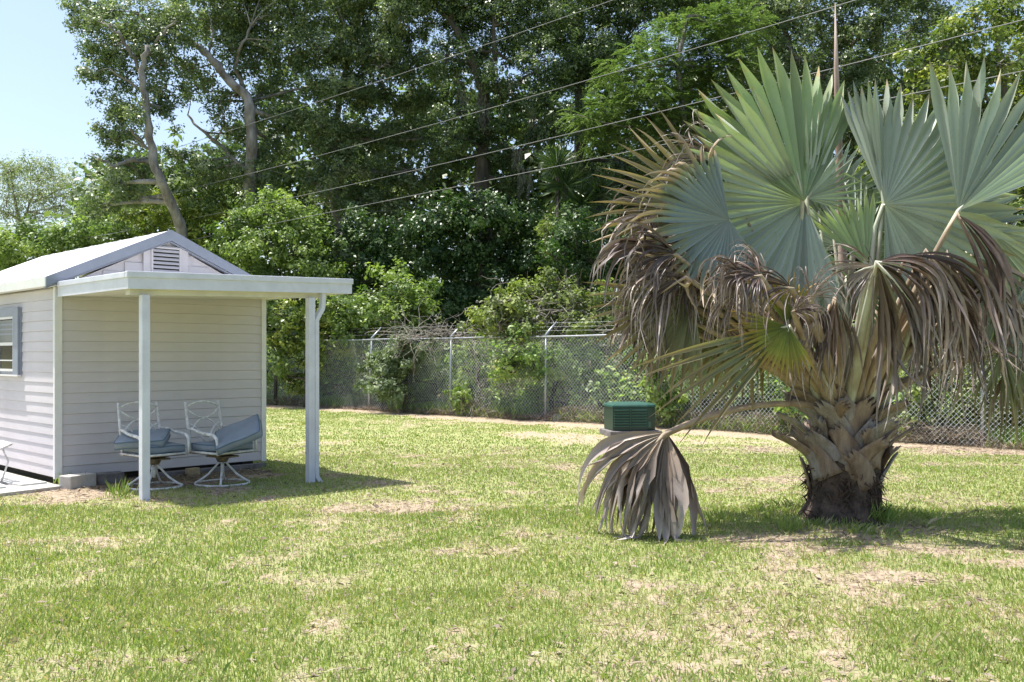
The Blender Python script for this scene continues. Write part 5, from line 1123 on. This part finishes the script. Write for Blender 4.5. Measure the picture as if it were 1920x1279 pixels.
# thick petiole bases at the crown
for (x0, x1, y1, dy, w) in ((1578, 1632, 530, -0.50, 0.085), (1606, 1692, 560, -0.36, 0.075), (1560, 1552, 560, -0.30, 0.07), (1632, 1712, 600, -0.15, 0.07), (1545, 1500, 600, -0.25, 0.06)):
    a, b = at(x0, 835, PALM.y + dy * 0.15) - V((PALM.x, PALM.y, 0)), at(x1, y1, PALM.y + dy) - V((PALM.x, PALM.y, 0))
    mid = a.lerp(b, 0.5) + V((-0.04 * (1 if x1 > x0 else -1), 0, 0.03))
    MB().tube([a * (1 - t) ** 2 + mid * 2 * t * (1 - t) + b * t * t for t in [j / 8 for j in range(9)]], [w * (1.25 - 0.6 * j / 8) for j in range(9)], 10, flat=0.75).build('petiole', M['petiole'], palm, True)

# ------------------------------------------------------------------ the grass
def grass():
    rng = np.random.default_rng(5)
    lv = []; var = []
    def scatter(y0, y1, dens, h0, h1, w, bare_keep=0.16):
        area = 0.5 * (y1 - y0) * (2 * 0.60 * y0 + 2 * 0.60 * y1 + 4)
        n = int(area * dens); y = np.sqrt(rng.uniform(y0 ** 2, y1 ** 2, n)); x = rng.uniform(-1, 1, n) * (0.60 * y + 1.0)
        b = bareness(x, y); lush = fbm(x * 1.3, y * 1.3, 31)
        lx, ly = shed_local(x, y)
        keep = (rng.random(n) > np.where(b > 0.995, 0.97, np.clip(b * 1.25 - 0.05, 0, 1 - bare_keep))) & (fence_dist(x, y) < -0.25)
        keep &= ~((lx > -0.02) & (lx < SW) & (ly > -0.02) & (ly < SL)) & ~((lx < 0.0) & (ly > -0.50 + 0.23 * lx * 0) & (lx > -2.6) & (ly > -0.45 - 0.24 * (lx + 0.75) * -1))
        keep &= (x - PALM.x) ** 2 + (y - PALM.y) ** 2 > 0.40 ** 2
        x, y, b, lush = x[keep], y[keep], b[keep], lush[keep]; n = len(x)
        # blades stand in small tufts
        ang = rng.uniform(0, 2 * math.pi, n); lean = np.abs(rng.normal(0.35, 0.3, n)) + b * 0.5
        h = rng.uniform(h0, h1, n) * (0.42 + 0.45 * lush) * (1 - 0.35 * b) * np.where(rng.random(n) < 0.05, 1.6, 1)
        dp = np.hypot(x - PALM.x, y - PALM.y); h *= np.where((dp < 0.85) & (rng.random(n) < 0.5), 2.2, 1)
        z = gz(x, y)
        dx, dy_ = np.cos(ang), np.sin(ang); sx, sy = -dy_ * w / 2, dx * w / 2
        b0 = np.stack([x - sx, y - sy, z - 0.004], 1); b1 = np.stack([x + sx, y + sy, z - 0.004], 1)
        m0 = np.stack([x + dx * h * lean * 0.45 + sx * .8, y + dy_ * h * lean * 0.45 + sy * .8, z + h * 0.6], 1)
        tp = np.stack([x + dx * h * lean * 1.1, y + dy_ * h * lean * 1.1, z + h / np.sqrt(1 + lean ** 2 * 0.5)], 1)
        lv.append(np.stack([b0, b1, m0, tp], 1).reshape(-1, 3))
        v = rng.normal(0.36, 0.16, n) + b * 0.22 + (fbm(x * 0.7, y * 0.7, 41) - 0.5) * 0.45
        v = np.where(rng.random(n) < 0.12 + 0.35 * b, rng.uniform(0.72, 1.0, n), v); var.append(v)
    scatter(3.7, 6.2, 4700, 0.03, 0.072, 0.0056)
    scatter(6.2, 9.5, 3000, 0.026, 0.066, 0.0072)
    scatter(9.5, 14.5, 1300, 0.022, 0.055, 0.012)
    scatter(14.5, 29.0, 380, 0.022, 0.055, 0.022)
    v = np.concatenate(lv); va = np.concatenate(var); n = len(va)
    me = np_mesh('lawn_grass', v, np.arange(4 * n).reshape(n, 4), [('var', 'FACE', np.clip(va, 0, 1))])
    tag(link('lawn_grass', me, LM['grass']), 'patchy short lawn grass mixed with dry straw', 'grass', kind='stuff')
    # straw and dead leaf bits lying on the bare spots
    lvs = Leaves(); n = 85000
    y = np.sqrt(rng.uniform(3.6 ** 2, 16 ** 2, n)); x = rng.uniform(-1, 1, n) * (0.6 * y + 1)
    b = bareness(x, y); k = (rng.random(n) < b * 0.9 + 0.25) & (fence_dist(x, y) < 0); lx, ly = shed_local(x, y)
    k &= ~((lx > -2.6) & (lx < SW) & (ly > -0.1) & (ly < SL)) & ((x - PALM.x) ** 2 + (y - PALM.y) ** 2 > 0.45 ** 2)
    x, y = x[k], y[k]; n = len(x)
    c = np.stack([x, y, gz(x, y) + rng.uniform(0.004, 0.02, n)], 1); d = rng.normal(size=(n, 3)) * np.array([1, 1, 0.12])
    lvs.add(c, d, np.tile([0, 0, 1.0], (n, 1)) + rng.normal(size=(n, 3)) * 0.25, rng.uniform(0.03, 0.10, n), np.where(rng.random(n) < 0.05, rng.uniform(0.02, 0.04, n), rng.uniform(0.005, 0.012, n)), rng.random(n) * 0.8 + 0.2)
    tag(link('dry_straw', lvs.mesh('dry_straw'), LM['dry']), 'dry straw and leaf bits lying on the bare spots', 'straw', kind='stuff')
grass()
# taller weeds by the blocks, the near post and the palm foot
def weed(px, py, n, h, seed, label):
    rng = np.random.default_rng(seed); g = gnd(px, py); lv = Leaves()
    d = unit(rng.normal(size=(n, 3)) * np.array([0.5, 0.5, 0.1]) + np.array([0, 0, 0.9])); L_ = h * rng.uniform(0.5, 1.1, n)
    c = np.stack([g.x + rng.normal(0, 0.07, n), g.y + rng.normal(0, 0.05, n), np.zeros(n)], 1) + d * L_[:, None] * 0.48
    lv.add(c, d, rng.normal(size=(n, 3)), L_, np.full(n, 0.012), rng.random(n) * 0.6)
    o = link('weed_tuft', lv.mesh('weed_tuft'), LM['grass']); tag(o, label, 'weed', 'taller weed tufts')
weed(228, 935, 60, 0.24, 1, 'tall grassy weed left of the near porch post')
weed(128, 912, 50, 0.20, 2, 'weed tuft between the shed corner and the concrete block')
weed(1338, 985, 40, 0.22, 3, 'green weed tuft right of the broken palm leaf')
weed(1648, 985, 120, 0.26, 4, 'dark green weeds against the right foot of the palm trunk')
weed(1478, 1000, 50, 0.20, 5, 'weed tuft against the left foot of the palm trunk')
